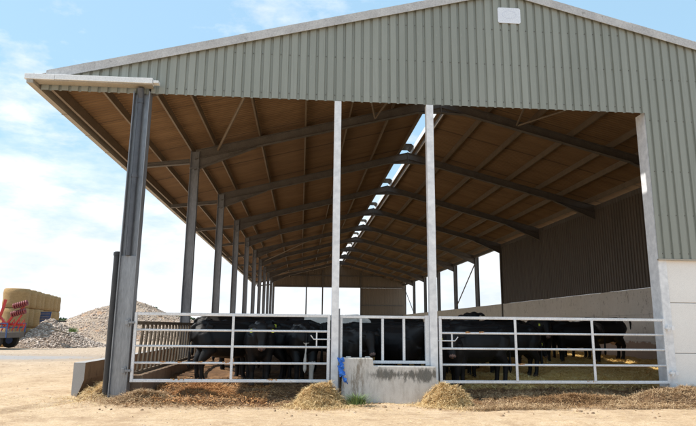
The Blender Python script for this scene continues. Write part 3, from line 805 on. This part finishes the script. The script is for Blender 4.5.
# straw heaps in front of the posts
def mound(name, cx, cy, rx, ry, h, base, smat, n, label, cat, seed, grp=None, L=.085, W=.0045, amp=1.05):
    n = int(n * 2.4)
    root = empty(name, (cx, cy, 0)); tag(root, label, cat, grp)
    xs = np.linspace(-1.25, 1.25, 70); X, Y = np.meshgrid(xs, xs)
    def H(X, Y):
        th = np.arctan2(Y, X); R = np.sqrt(X * X + Y * Y) * (1 + .55 * (fbm(np.cos(th) * 1.6 + seed * 1.7 + 40, np.sin(th) * 1.6 + 40, 4) - .5)); nz = fbm(X * 2.2 + seed * 3.1 + 10, Y * 2.2 + 10, 5, .6) - .5
        return h * (np.clip(1 - R ** 2.2, -.25, 1) * .85 + amp * nz * 2 * np.clip(1.35 - R, 0, 1)) - .02
    V = np.stack([X.ravel() * rx, Y.ravel() * ry, H(X, Y).ravel()], 1)
    i = np.arange(69 * 70).reshape(69, 70)[:, :-1].ravel(); F = np.stack([i, i + 1, i + 71, i + 70], 1)
    fast_mesh('mound', V, F, base, root, True)
    r = np.random.default_rng(seed); a = r.random(n) * 6.28; q = np.abs(r.normal(size=n)) * .62
    X, Y = np.cos(a) * q, np.sin(a) * q; Z = np.maximum(H(X, Y), ground_z(X * rx + cx, Y * ry + cy)); k = q < 2.1; X, Y, Z = X[k], Y[k], Z[k]
    P = np.stack([X * rx, Y * ry, Z + r.random(len(Z)) * .035], 1)
    strands('loose_stalks', P, L * (1 + 1.2 * (r.random(len(P)) < .3)), W, smat, .55, root, seed)
    return root
mound('straw_heap', .40, -.62, .52, .52, .29, M['moundbase'], M['paleStraw'], 9000, 'golden straw heap in front of the first white post', 'straw heap', 41, 'straw heaps')
mound('straw_heap', 2.80, -.60, .42, .50, .31, M['moundbase'], M['paleStraw'], 8000, 'pale straw heap piled against the right end of the concrete block', 'straw heap', 42, 'straw heaps')
mound('dung_heap', 7.7, -.45, 1.5, .6, .25, M['dungbase'], M['silage'], 8000, 'low brown straw and dung heap at the foot of the white wall', 'dung heap', 43)
mound('dung_heap', -2.0, .55, 1.0, .85, .22, M['dungbase'], M['rust'], 6000, 'orange brown dung heap sunlit under the left gate', 'dung heap', 44)
mound('dung_heap', -2.9, -.35, .75, .45, .14, M['dungbase'], M['silage'], 5000, 'pale dried dung heap beside the foot of the dark left column', 'dung heap', 45)
mound('silage_heap', -3.95, .9, .5, 1.1, .22, M['dungbase'], M['paleStraw'], 5000, 'small heap of spilled feed between the column and the trough wall', 'feed heap', 46)
mound('dung_heap', 5.3, -.45, 1.5, .5, .12, M['dungbase'], M['dung'], 6000, 'flat dark dung heap below the middle of the right gate', 'dung heap', 47)

# grass tuft by the block
def tuft():
    n = 420; r = np.random.default_rng(9); V = []; F = []
    for i in range(n):
        a = r.random() * 6.28; q = abs(r.normal()) * .09; p = np.array([math.cos(a) * q * 1.6, math.sin(a) * q * .6, 0])
        lean = np.array([math.cos(a), math.sin(a) * .6, 0]) * (.25 + r.random() * .9); h = .10 + .17 * r.random(); w = .004 + .004 * r.random()
        s = np.array([-math.sin(a), math.cos(a), 0]) * w; o = len(V)
        for t in (0, .5, 1):
            c = p + lean * h * t * t + np.array([0, 0, h * t * (1 - .25 * t)]); V += [c - s * (1 - t * .85), c + s * (1 - t * .85)]
        F += [(o, o + 1, o + 3, o + 2), (o + 2, o + 3, o + 5, o + 4)]
    o = fast_mesh('grass_tuft', V, F, M['grass']); o.location = (1.08, -.72, .0); tag(o, 'green grass tuft growing at the foot of the concrete block', 'grass tuft')
tuft()

# ------------------------------------------------------------------ CATTLE
def cow_mesh(name, neck=.35, turn=0., white=None, tail=0., udder=False, seed=0, headpitch=None, muzzle_pink=True):
    """neck: height of the head base above the withers line (m); turn: sideways turn of head (rad)."""
    b = MB()
    secs = [(-.80, 1.17, .10, .10), (-.74, 1.14, .22, .20), (-.60, 1.05, .285, .32), (-.40, .99, .32, .375), (-.15, .94, .355, .415), (.12, .925, .365, .425), (.35, .935, .33, .415), (.52, .97, .28, .385), (.68, 1.05, .20, .28), (.80, 1.08, .14, .20)]
    b.tube([(x, 0, z) for x, z, w, h in secs], [1] * len(secs), 18, ell=[(w, h) for x, z, w, h in secs], up=(0, 0, 1))
    # back line: withers and hips
    b.tube([(-.72, 0, 1.30), (-.55, 0, 1.345), (-.2, 0, 1.325), (.2, 0, 1.32), (.5, 0, 1.345), (.7, 0, 1.28)], [.05, .085, .085, .085, .085, .05], 10, ell=[(1.4, .75)] * 6, up=(0, 0, 1))
    for s in (-1, 1):
        b.tube([(-.55, s * .17, 1.27), (-.42, s * .21, 1.22)], [.085, .07], 8)                       # hip bones
        b.tube([(.56, s * .15, 1.08), (.52, s * .19, .85), (.52, s * .175, .66), (.53, s * .165, .42), (.52, s * .16, .30), (.52, s * .16, .13), (.54, s * .16, .07), (.555, s * .16, 0)],
               [.19, .18, .13, .075, .056, .052, .062, .072], 12, up=(1, 0, 0), ell=[(.75, 1)] * 3 + [(1, 1)] * 5)
        b.tube([(-.55, s * .14, 1.08), (-.50, s * .20, .88), (-.46, s * .20, .72), (-.60, s * .18, .54), (-.645, s * .175, .46), (-.62, s * .17, .28), (-.61, s * .17, .13), (-.585, s * .17, .07), (-.57, s * .17, 0)],
               [.24, .22, .17, .10, .075, .056, .054, .062, .072], 12, up=(1, 0, 0), ell=[(.7, 1)] * 3 + [(1, 1)] * 6)
    # brisket, neck
    ct, st = math.cos(turn), math.sin(turn)
    hb = Vector((.72 + .40 * ct, .40 * st, 1.12 + neck))
    b.tube([(.55, 0, 1.06), (.74, .03 * st, 1.10 + neck * .15), (.72 + .22 * ct, .2 * st, 1.10 + neck * .6), hb], [.27, .235, .175, .125], 14, ell=[(.72, 1.15), (.68, 1.15), (.72, 1.1), (.85, 1.05)], up=(0, 0, 1))
    b.tube([(.66, 0, .80), (.84, 0, .92)], [.13, .09], 10)
    hp = headpitch if headpitch is not None else -.95
    t2 = turn * 1.25
    d = Vector((math.cos(t2) * math.cos(hp), math.sin(t2) * math.cos(hp), math.sin(hp)))
    side = Vector((-math.sin(t2), math.cos(t2), 0)); up = side.cross(d) * -1
    if up.z < 0: up = -up
    H = lambda t, o=0, l=0: hb + d * t + up * o + side * l
    hs = [(-.07, .0, .085, .09), (0, .01, .125, .12), (.10, .0, .128, .125), (.20, -.012, .105, .11), (.31, -.02, .078, .085), (.40, -.02, .078, .078), (.455, -.022, .085, .072), (.50, -.025, .06, .05)]
    b.tube([H(t, o) for t, o, w, h in hs], [1] * len(hs), 14, ell=[(w, h) for t, o, w, h in hs], up=tuple(up))
    for s in (-1, 1):
        e0 = H(-.02, .04, s * .09); e1 = H(-.03, .045, s * .17); e2 = H(-.01, .02, s * .245); e3 = H(.01, .0, s * .29)
        b.tube([e0, e1, e2, e3], [.035, .062, .055, .015], 8, ell=[(1, .6), (1, .35), (1, .3), (1, .3)], up=tuple(up))
        b.tube([H(.09, .06, s * .075), H(.14, .05, s * .085)], [.035, .03], 8)      # brow
    # tail
    if tail > 0:   # lifted tail
        tp = [(-.74, 0, 1.31), (-.86, 0, 1.38), (-.96, 0, 1.36), (-1.02, 0, 1.22), (-1.0, 0, 1.0)]
        tr = [.045, .035, .028, .04, .02]
    else:
        tp = [(-.74, 0, 1.30), (-.84, 0, 1.24), (-.875, .01, 1.0), (-.87, .02, .72), (-.86, .03, .55), (-.86, .03, .36), (-.86, .03, .27)]
        tr = [.05, .038, .028, .024, .04, .045, .012]
    b.tube(tp, tr, 8, up=(0, 1, 0))
    if udder: b.tube([(-.50, 0, .72), (-.36, 0, .60), (-.22, 0, .68)], [.09, .14, .08], 12)
    raw = b.build(name, [M['coat'], M['whitecoat'], M['muzzle'], M['hoof'], M['udder']])
    md = raw.modifiers.new('Remesh', 'REMESH'); md.mode = 'VOXEL'; md.voxel_size = .02; md.use_smooth_shade = True
    sm = raw.modifiers.new('Smooth', 'SMOOTH'); sm.factor = .5; sm.iterations = 4
    dg = bpy.context.evaluated_depsgraph_get(); dg.update()
    me = bpy.data.meshes.new_from_object(raw.evaluated_get(dg)); me.name = name
    COL.objects.unlink(raw); bpy.data.objects.remove(raw)
    me.materials.clear()
    for k in ('coat', 'whitecoat', 'muzzle', 'hoof', 'udder'): me.materials.append(M[k])
    n = len(me.polygons); c = np.empty(n * 3); me.polygons.foreach_get('center', c); c = c.reshape(-1, 3)
    mi = np.zeros(n, int)
    if white is not None: mi[white(c)] = 1
    tip = np.array(H(.49, -.02)); mi[np.linalg.norm(c - tip, axis=1) < .085] = 2
    mi[c[:, 2] < .075] = 3
    if udder: mi[np.linalg.norm((c - np.array([-.36, 0, .56])) / np.array([1.4, 1, 1]), axis=1) < .13] = 4
    me.polygons.foreach_set('material_index', mi.astype(np.int32))
    me.polygons.foreach_set('use_smooth', np.ones(n, bool)); me.update()
    eyes = MB()
    for s in (-1, 1):
        c0 = H(.105, .042, s * .108)
        eyes.tube([c0 - side * .012, c0 - side * .004, c0 + side * .008, c0 + side * .014], [.012, .022, .018, .004], 10, up=tuple(up))
    em = MB(); 
    tags = []
    for s in (-1, 1):
        c0 = H(.03, -.015, s * .225)
        m_ = MB(); fwd = Vector((d.x, d.y, 0)).normalized(); Zu = Vector((0, 0, 1))
        mt = Matrix((side, fwd, Zu)).transposed().to_4x4(); mt.translation = c0 + fwd * .05 - Zu * .035
        m_.box(-.025, -.004, -.033, .025, .004, .030, 0, mt); m_.tube([c0 + fwd * .02, c0 + fwd * .06 - Zu * .01], .012, 8); tags.append(m_)
    nz = MB()
    for s in (-1, 1):
        c0 = H(.505, .012, s * .035); nz.tube([c0 - d * .02, c0 + d * .006], [.014, .011], 8)
    return me, eyes, tags, nz

HERD = 'black cattle loose in the barn'
KINDS = {}
def get_kind(key):
    if key in KINDS: return KINDS[key]
    P = {'up': dict(neck=.22, turn=0.0), 'front': dict(neck=.12, turn=.0, headpitch=-1.15), 'left': dict(neck=.10, turn=.7), 'right': dict(neck=.15, turn=-.7),
         'low': dict(neck=-.35, turn=.2, headpitch=-1.1), 'tailup': dict(neck=-.05, turn=-.45, tail=1, udder=True, headpitch=-.9),
         'saddle': dict(neck=.1, turn=-.3, white=lambda c: (c[:, 2] + .5 * (fbm(c[:, 0] * 2.3 + 5, c[:, 2] * 2.2) - .5) > 1.17) & (c[:, 0] < .75) & (np.abs(c[:, 0] + .05) > .10)),
         'whitetail': dict(neck=.05, turn=.3, white=lambda c: ((c[:, 0] < -.82) & (c[:, 2] < .95)) | ((c[:, 2] < .52) & (c[:, 1] < -.05) & (c[:, 0] < -.4) & (c[:, 2] > .07)))}[key]
    me, eyes, tags, nz = cow_mesh('cow_body_' + key, **P)
    em = eyes.build('eye', M['eye']); nm = nz.build('nostril', M['eye']); tm = [t.build('ear_tag', M['tagyellow']) for t in tags]
    KINDS[key] = (me, em.data, nm.data, [t.data for t in tm])
    for o in [em, nm] + tm: bpy.data.objects.remove(o)
    return KINDS[key]
def cow(key, x, y, deg, label, scale=1., z=None, tags=(1, 1)):
    me, ed, nd, td = get_kind(key)
    if z is None: z = float(bed_z(np.array([x]), np.array([y]))[0]) - .03
    r = empty('cow', (x, y, z), math.radians(deg)); r.scale = (scale,) * 3
    tag(r, label, 'cow', HERD)
    def ch(nm, d):
        o = bpy.data.objects.new(nm, d); COL.objects.link(o); o.parent = r; return o
    ch('body', me); ch('eyes', ed); ch('nostrils', nd)
    for t, d in zip(tags, td):
        if t: ch('ear_tag', d)
    return r
# heading: 0 = +X (right), 90 = away, -90 = towards the camera
cow('up', -1.75, 2.3, 28, 'black cow nearest the left feed barrier showing its sunlit grey rump', 1.0)
cow('front', -.95, 2.1, -84, 'black cow facing out through the left gate with a yellow tag in each ear', 1.03)
cow('left', -1.5, 4.9, 5, 'black cow standing broadside behind the tagged cow and sunlit rump', 1.04, tags=(0, 0))
cow('whitetail', .0, 2.3, 100, 'black cow with a white tail switch and hind sock seen from behind the left gate', .98, tags=(0, 0))
cow('saddle', .95, 4.2, 168, 'black and white cow with pale patches along its back behind the first white post', 1.13, tags=(0, 0))
cow('front', 1.15, 1.9, -70, 'black cow looking out low behind the left end of the concrete block', .93, tags=(0, 0))
cow('left', 1.75, 3.0, -150, 'glossy black cow filling the centre of the middle opening', 1.0, tags=(0, 0))
cow('up', 2.35, 2.1, -65, 'black cow with one yellow ear tag behind the block and third upright bar', 1.0, tags=(0, 1))
cow('right', 2.9, 3.6, -20, 'black cow standing beside the second white post seen through the middle opening', 1.0, tags=(0, 0))
cow('front', 3.45, 1.7, -100, 'black cow close behind the latch end of the right gate', .97, tags=(1, 0))
cow('left', 4.25, 2.0, 195, 'large black cow just behind the right gate with its pink muzzle turned outward', 1.02, tags=(0, 0))
cow('up', 5.0, 5.6, -95, 'black cow raising its head above the top rail of the right gate', 1.12, tags=(0, 0))
cow('low', 6.3, 6.2, -25, 'black cow lowering its head left of the middle brace of the right gate', 1.0, tags=(1, 1))
cow('front', 8.1, 7.6, -100, 'black cow standing square on between the grazing cow and the tail lifting cow', 1.05, tags=(1, 0))
cow('tailup', 10.75, 8.4, 176, 'rightmost black cow broadside with its tail lifted and a pale udder', 1.05, tags=(0, 0))
cow('low', 9.6, 9.4, -150, 'black cow half hidden behind the front legs of the rightmost cow', 1.0, tags=(0, 0))
cow('left', 3.3, 7.0, 180, 'black cow standing broadside further back behind the second white post', 1.0, tags=(0, 0))
cow('right', -.6, 7.5, 175, 'black cow broadside deep in the left bay showing only its back line', 1.05, tags=(0, 0))
cow('left', -.3, 3.6, 172, 'black cow broadside directly behind the tagged cow filling the gap under its neck', 1.02, tags=(0, 0))
cow('right', .4, 5.8, 8, 'black cow broadside behind the white tailed cow with only its back visible', 1.05, tags=(0, 0))
cow('left', 1.9, 5.0, 5, 'black cow standing across the back of the middle opening', 1.06, tags=(0, 0))
cow('right', -2.0, 9.0, 10, 'black cow deep in the left bay beyond the feed barrier slats', 1.04, tags=(0, 0))
cow('right', 4.7, 4.0, 175, 'black cow standing broadside behind the large cow at the right gate', 1.03, tags=(0, 0))
cow('left', 3.0, 9.5, 0, 'black cow far behind the second white post with its back just showing', 1.05, tags=(0, 0))
cow('right', -1.0, 3.1, 170, 'black cow standing broadside between the sunlit rump and the tagged cow', 1.0, tags=(0, 0))
cow('left', -2.2, 5.6, 12, 'black cow second from the feed barrier behind the sunlit rump', 1.04, tags=(0, 0))
cow('right', 3.9, 3.1, 5, 'black cow just right of the second white post behind the latch end cow', 1.0, tags=(0, 0))
cow('left', 5.6, 3.4, 188, 'black cow filling the gap between the large cow and the lowered head', .98, tags=(0, 0))
cow('right', 9.35, 7.4, 165, 'black cow overlapping the shoulder of the rightmost cow', 1.0, tags=(0, 0))
cow('left', 7.2, 8.6, 15, 'black cow broadside behind the cow that stands square on', 1.03, tags=(0, 0))
for i, (x, y, a, l) in enumerate(((6.0, 31, 180, 'distant black cow left of its group near the low right hand wall'), (8.0, 32, 10, 'distant black cow in the middle of the group along the right hand wall'),
                       (9.9, 30, -60, 'distant black cow nearest the window openings of the right hand wall'), (2.5, 26, 0, 'distant black cow seen past the right side of the first white post'))):
    cow(('left', 'up', 'front', 'right')[i], x, y, a, l, 1.0, tags=(0, 0))

# ------------------------------------------------------------------ YARD BACKGROUND
def heap(name, cx, cy, rx, ry, h, label, seed, nrock, rot=0, skew=0., rmax=.14, pw=1.25):
    root = empty(name, (cx, cy, 0), rot); tag(root, label, 'rubble heap')
    n = 110; xs = np.linspace(-1.15, 1.15, n); X, Y = np.meshgrid(xs, xs)
    def Hf(X, Y):
        Xs = X - skew * (1 - X * X); R = np.sqrt(Xs * Xs + Y * Y)
        nz = fbm(X * 3 + seed + 20, Y * 3 + 20, 6, .6) - .5
        return h * (np.clip(1 - R ** pw, -.2, 1) + .42 * nz * np.clip(1.2 - R, 0, 1)) - .05
    V = np.stack([X.ravel() * rx, Y.ravel() * ry, Hf(X, Y).ravel()], 1)
    i = np.arange((n-1) * n).reshape(n - 1, n)[:, :-1].ravel(); F = np.stack([i, i + 1, i + n + 1, i + n], 1)
    fast_mesh('heap_body', V, F, M['heap'], root, True)
    r = np.random.default_rng(seed); a = r.random(nrock) * 6.28; q = np.sqrt(r.random(nrock)) * 1.1
    X, Y = np.cos(a) * q, np.sin(a) * q; Z = Hf(X, Y); k = Z > -.05
    P = np.stack([X[k] * rx, Y[k] * ry, Z[k]], 1)
    s = lumps('stones', P, .03 + rmax * r.random(len(P)) ** 3, M['rock'], seed, root); s['kind'] = 'stuff'
    return root
heap('rubble_heap', -14.9, 27.6, 3.2, 2.6, 1.75, 'small pale rubble heap beside the blue trailer', 51, 9000, 0, -.45, .07, 1.15)
heap('rubble_heap', -9.8, 48, 16.5, 8, 3.6, 'large tan rubble heap rising behind the left front column', 52, 30000, 0, -.6, .07, 1.2)

# bales
bale0 = None
def bale(x, y, z, label):
    global bale0
    if bale0 is None:
        b = MB(); seg = 28; r = .76; prof = [(0, .0), (.70, .0), (.755, .05), (.77, .3), (.75, .62), (.775, .95), (.75, 1.22), (.69, 1.28), (0, 1.29)]
        vs = []; rr = np.random.default_rng(1)
        for pr, pz in prof:
            for k in range(seg):
                a = 2 * math.pi * k / seg; q = pr * (1 + .02 * (rr.random() - .5)); vs.append((q * math.cos(a), q * math.sin(a), pz))
        fs = [(i * seg + k, i * seg + (k + 1) % seg, (i + 1) * seg + (k + 1) % seg, (i + 1) * seg + k) for i in range(len(prof) - 1) for k in range(seg)]
        b.add(vs, fs); b.v = [(x, y, z * .935) for x, y, z in b.v]; bale0 = b.build('straw_bale', M['bale'], smooth=True); o = bale0
    else:
        o = bale0.copy(); COL.objects.link(o)
    o.location = (x, y, z); o.rotation_euler = (0, 0, random.random() * 6); o.scale = (1, 1, 1)
    return tag(o, label, 'bale', 'round straw bales stacked on end')
ordn = ['leftmost', 'second', 'third', 'fourth', 'fifth', 'sixth', 'seventh', 'eighth']; lay = ['bottom', 'middle', 'top']
P0 = Vector((-18.0, 26.7)); P1 = Vector((-20.62, 38.2))
for i in range(8):
    p = P0.lerp(P1, i / 7.)
    for j in range(3):
        bale(p.x + random.uniform(-.07, .07), p.y, j * 1.205 - .02, '%s straw bale of the %s column from the left in the stacked row' % (lay[j], ordn[i]) if i else '%s straw bale of the nearest leftmost column of the stack' % lay[j])

# trailer
tr = empty('farm_trailer', (-16.8, 23.6, 0)); tag(tr, 'blue railed flat farm trailer carrying the red machine', 'trailer')
b = MB(); b.box(-4.6, -1.1, .62, .45, 1.1, .92); b.build('bed', M['rafter'], tr)
for x in (-4.5, -3.0, -1.5, -.6, .42):
    for y in (-1.1, 1.08): b = MB(); b.box(x - .03, y - .03, .62 if x == .42 else .92, x + .03, y + .03, 1.45); b.build('post', M['blue'], tr)
for z in (1.42, 1.18):
    for y in (-1.135, 1.115): b = MB(); b.box(-4.6, y - .002, z - .03, .46, y + .03, z + .03); b.build('side_rail', M['blue'], tr)
for y in (-1.09, 1.09):
    b = MB()
    for i in range(24): x = -4.5 + i * .2; b.box(x, y - .012, .92, x + .02, y + .012, 1.40)
    b.build('side_bars', M['blue'], tr)
for x in (-.28, -3.0):
    for y in (-.95, .95):
        w = MB(); w.tube([(x, y - .15, .45), (x, y - .12, .45), (x, y + .12, .45), (x, y + .15, .45)], [.38, .45, .45, .38], 24)
        wo = w.build('wheel', M['tyre'], tr, smooth=False)
        w = MB(); w.tube([(x, y - .17, .45), (x, y + .17, .45)], .2, 16); w.build('rim', M['blue'], wo)
hr = empty('harrow', (-17.02, 23.4, .92)); tag(hr, 'bright red disc harrow with dark rollers loaded on the blue trailer', 'harrow')
b = MB(); b.bar((-.35, -.3, 0), (.02, -.3, 1.35), .12, .12); b.bar((.02, -.3, 1.35), (.10, -.3, 1.85), .12, .12); b.bar((-.1, -.3, .9), (.35, -.3, .35), .10, .10)
b.bar((-1.4, 0, .5), (1.1, 0, .42), .12, .12); b.bar((.30, -.3, .45), (.75, -.3, 1.15), .10, .10); b.bar((.55, -.3, .85), (1.2, -.3, 1.5), .07, .07); b.bar((.75, -.3, .4), (1.1, -.3, 1.0), .06, .06)
b.bar((-.6, .2, 0), (-1.2, .2, 1.6), .12, .12); b.build('frame', M['red'], hr)
for (z, x) in ((1.56, .98), (1.10, .92)):
    b = MB()
    for i in range(7):
        t = -.33 + i * .11; c = Vector((x + t, -.42, z + t * .30)); b.tube([c, c + Vector((.05, 0, .015))], [.165, .165], 16)
    b.tube([(x - .40, -.42, z - .12), (x + .42, -.42, z + .126)], .05, 10); b.build('disc_roller', M['darkred'], hr)
for i in range(5):
    b = MB(); x = -.1 + i * .28; b.tube([(x, -.1, .45), (x + .15, -.1, .72), (x + .22, -.1, .42), (x + .08, -.1, .1)], .035, 8); b.build('tine', M['red'], hr)
# blue slatted tailgate leaning behind the small heap
tg = empty('blue_rack', (-18.1, 31.0, 0), .0); tag(tg, 'blue slatted metal rack standing behind the small rubble heap', 'rack')
for i in range(9):
    b = MB(); b.bar((-.44 + i * .02, 0, 1.30 + i * .112), (.36 + i * .02, 0, 1.31 + i * .112), .04, .088); b.build('slat', M['blue'], tg)
for s in (-1, 1): b = MB(); b.bar((s * .38 - .10, .04, 0), (s * .38 + .14, .04, 2.25), .06, .04); b.build('post', M['blue'], tg)
b = MB(); b.bar((.4, .1, 1.62), (1.6, .1, 1.60), .1, .12); b.build('beam', M['rafter'], tg)

b = MB(); b.bar((-.5, 0, 0), (.45, .1, -.28), .25, .06); o = b.build('old_plank', M['barrierwood'], loc=(-14.75, 25.7, 1.12)); tag(o, 'brown plank lying on the small rubble heap', 'plank')
V, F = [], []
for k in range(160):
    a = random.random() * 6.28; q = np.array([random.gauss(0, .13), random.gauss(0, .08), 0]); d_ = np.array([math.cos(a) * .12, math.sin(a) * .1, .12 + random.random() * .22]); w_ = np.array([-math.sin(a), math.cos(a), 0]) * .02
    o_ = len(V); V += [q - w_, q + w_, q + d_]; F.append((o_, o_ + 1, o_ + 2))
o = fast_mesh('weed', V, F, M['grass']); o.location = (-14.1, 25.9, .93); tag(o, 'small green weed sprouting from the rubble beside the plank', 'weed')
# far hedge and trees
def leafcloud(n, box, seed, size, zf):
    r = np.random.default_rng(seed); x0, x1, y0, y1 = box
    X = x0 + r.random(n) * (x1 - x0); Y = y0 + r.random(n) * (y1 - y0); Z = r.random(n) ** .8 * zf(X, Y)
    P = np.stack([X, Y, Z], 1); a = r.normal(size=(n, 3)); a /= np.linalg.norm(a, axis=1)[:, None]
    c = np.cross(a, r.normal(size=(n, 3))); c /= np.linalg.norm(c, axis=1)[:, None]; s = size * (.5 + r.random(n))[:, None]
    V = np.stack([P - a * s, P - c * s * .7, P + a * s, P + c * s * .7], 1).reshape(-1, 3)
    return V, np.arange(n * 4).reshape(n, 4)
V, F = leafcloud(60000, (-140, 120, 190, 202), 61, .55, lambda x, y: 1.8 + 3.2 * fbm(x * .09, y * .02, 5, .6) ** 1.2 * 1.6)
tag(fast_mesh('distant_hedge', V, F, M['leaf']), 'far off green hedgerow beyond the barn', 'hedge', kind='stuff')
def tree(x, y, h, w, label, seed):
    t = empty('tree', (x, y, 0)); tag(t, label, 'tree', 'distant round trees')
    b = MB(); b.tube([(0, 0, -.2), (.1, 0, h * .3), (0, .1, h * .6)], [h * .05, h * .035, h * .02], 8)
    for k in range(5): a = k * 1.26; b.tube([(.05, 0, h * .3 + k * .1), (math.cos(a) * w * .3, math.sin(a) * w * .3, h * .6)], [h * .02, h * .008], 6)
    b.build('trunk', M['bark'], t)
    r = np.random.default_rng(seed); n = 5000; cs = r.normal(size=(16, 3)) * np.array([w * .26, w * .26, h * .13]) + np.array([0, 0, h * .66])
    P = cs[r.integers(0, 16, n)] + r.normal(size=(n, 3)) * w * .09
    a = r.normal(size=(n, 3)); a /= np.linalg.norm(a, axis=1)[:, None]; c = np.cross(a, r.normal(size=(n, 3))); c /= np.linalg.norm(c, axis=1)[:, None]; s = .28 * (.5 + r.random(n))[:, None]
    V = np.stack([P - a * s, P - c * s * .7, P + a * s, P + c * s * .7], 1).reshape(-1, 3)
    fast_mesh('crown', V, np.arange(n * 4).reshape(n, 4), M['leaf'], t)
tree(-62, 132, 4.6, 5.0, 'dark round tree in the gap between the straw bales and the large heap', 71)
tree(-33, 120, 5.2, 4.5, 'small green tree top showing over the right flank of the large heap', 72)

# ------------------------------------------------------------------ LIGHT, SKY, CAMERA
sd = Vector((-.72, .02, 1)).normalized()
sun = bpy.data.lights.new('sun', 'SUN'); sun.energy = 4.1; sun.angle = math.radians(.53); sun.color = (1, .95, .87)
so = bpy.data.objects.new('sun', sun); COL.objects.link(so); so.rotation_euler = sd.to_track_quat('Z', 'Y').to_euler(); so.location = sd * 60
W = bpy.data.worlds.new('World'); S.world = W; W.use_nodes = True
nt = W.node_tree; nt.nodes.clear()
out = nt.nodes.new('ShaderNodeOutputWorld'); bg = nt.nodes.new('ShaderNodeBackground'); nt.links.new(bg.outputs[0], out.inputs[0])
sky = nt.nodes.new('ShaderNodeTexSky'); sky.sky_type = 'NISHITA'; sky.sun_disc = False
sky.sun_elevation = math.asin(sd.z); sky.sun_rotation = math.atan2(sd.x, sd.y)
sky.air_density = 1.0; sky.dust_density = 1.0; sky.ozone_density = 1.5
bg.inputs['Strength'].default_value = .12
tc = nt.nodes.new('ShaderNodeTexCoord'); sep = nt.nodes.new('ShaderNodeSeparateXYZ'); nt.links.new(tc.outputs['Generated'], sep.inputs[0])
z = sep.outputs[2]
den = math_(nt, 'ADD', math_(nt, 'MAXIMUM', z, 0.), .12)
cmb = nt.nodes.new('ShaderNodeCombineXYZ')
nt.links.new(math_(nt, 'DIVIDE', sep.outputs[0], den), cmb.inputs[0]); nt.links.new(math_(nt, 'DIVIDE', sep.outputs[1], den), cmb.inputs[1])
n1 = noise(nt, cmb.outputs[0], 1.3, 9, .62)
mp = nt.nodes.new('ShaderNodeMapping'); nt.links.new(tc.outputs['Generated'], mp.inputs[0]); mp.inputs['Scale'].default_value = (3, 3, 9)
n2 = noise(nt, mp.outputs[0], 2.0, 8, .6)
# cloud bank near the horizon
bank = math_(nt, 'MULTIPLY_ADD', z, -6.5, 1.95); bank = math_(nt, 'ADD', bank, math_(nt, 'MULTIPLY', math_(nt, 'SUBTRACT', n2, .5), 2.6), clamp=True)
wisp = ramp(nt, n1, [(.52, (0, 0, 0)), (.64, (.85, .85, .85))])
cl = math_(nt, 'MAXIMUM', math_(nt, 'MULTIPLY', bank, .93), wisp)
CW = 7.4
base = mix(nt, .62, sky.outputs[0], (CW * .46, CW * .74, CW * .95))
shade = ramp(nt, n2, [(.36, (CW * .70, CW * .76, CW * .84)), (.60, (CW * .96, CW * .98, CW))])
nt.links.new(mix(nt, cl, base, shade), bg.inputs['Color'])

cam = bpy.data.cameras.new('camera'); co = bpy.data.objects.new('camera', cam); COL.objects.link(co); S.camera = co
cam.sensor_width = 36; cam.lens = 36 * 578.27 / 696; cam.clip_end = 5000; cam.clip_start = .1
yw, pt, rl = .0786, .1941, .0097
Fv = Vector((math.sin(yw) * math.cos(pt), math.cos(yw) * math.cos(pt), math.sin(pt))); r0 = Vector((math.cos(yw), -math.sin(yw), 0)); u0 = r0.cross(Fv)
rv = r0 * math.cos(rl) + u0 * math.sin(rl); uv = u0 * math.cos(rl) - r0 * math.sin(rl)
mt = Matrix((rv, uv, -Fv)).transposed().to_4x4(); mt.translation = Vector((0, -11.945, 1.42)); co.matrix_world = mt

S.render.engine = 'CYCLES'; S.cycles.max_bounces = 8; S.cycles.diffuse_bounces = 8
S.view_settings.view_transform = 'Standard'; S.view_settings.look = 'None'; S.view_settings.exposure = 0.5; S.view_settings.gamma = 1
S.view_settings.use_curve_mapping = False
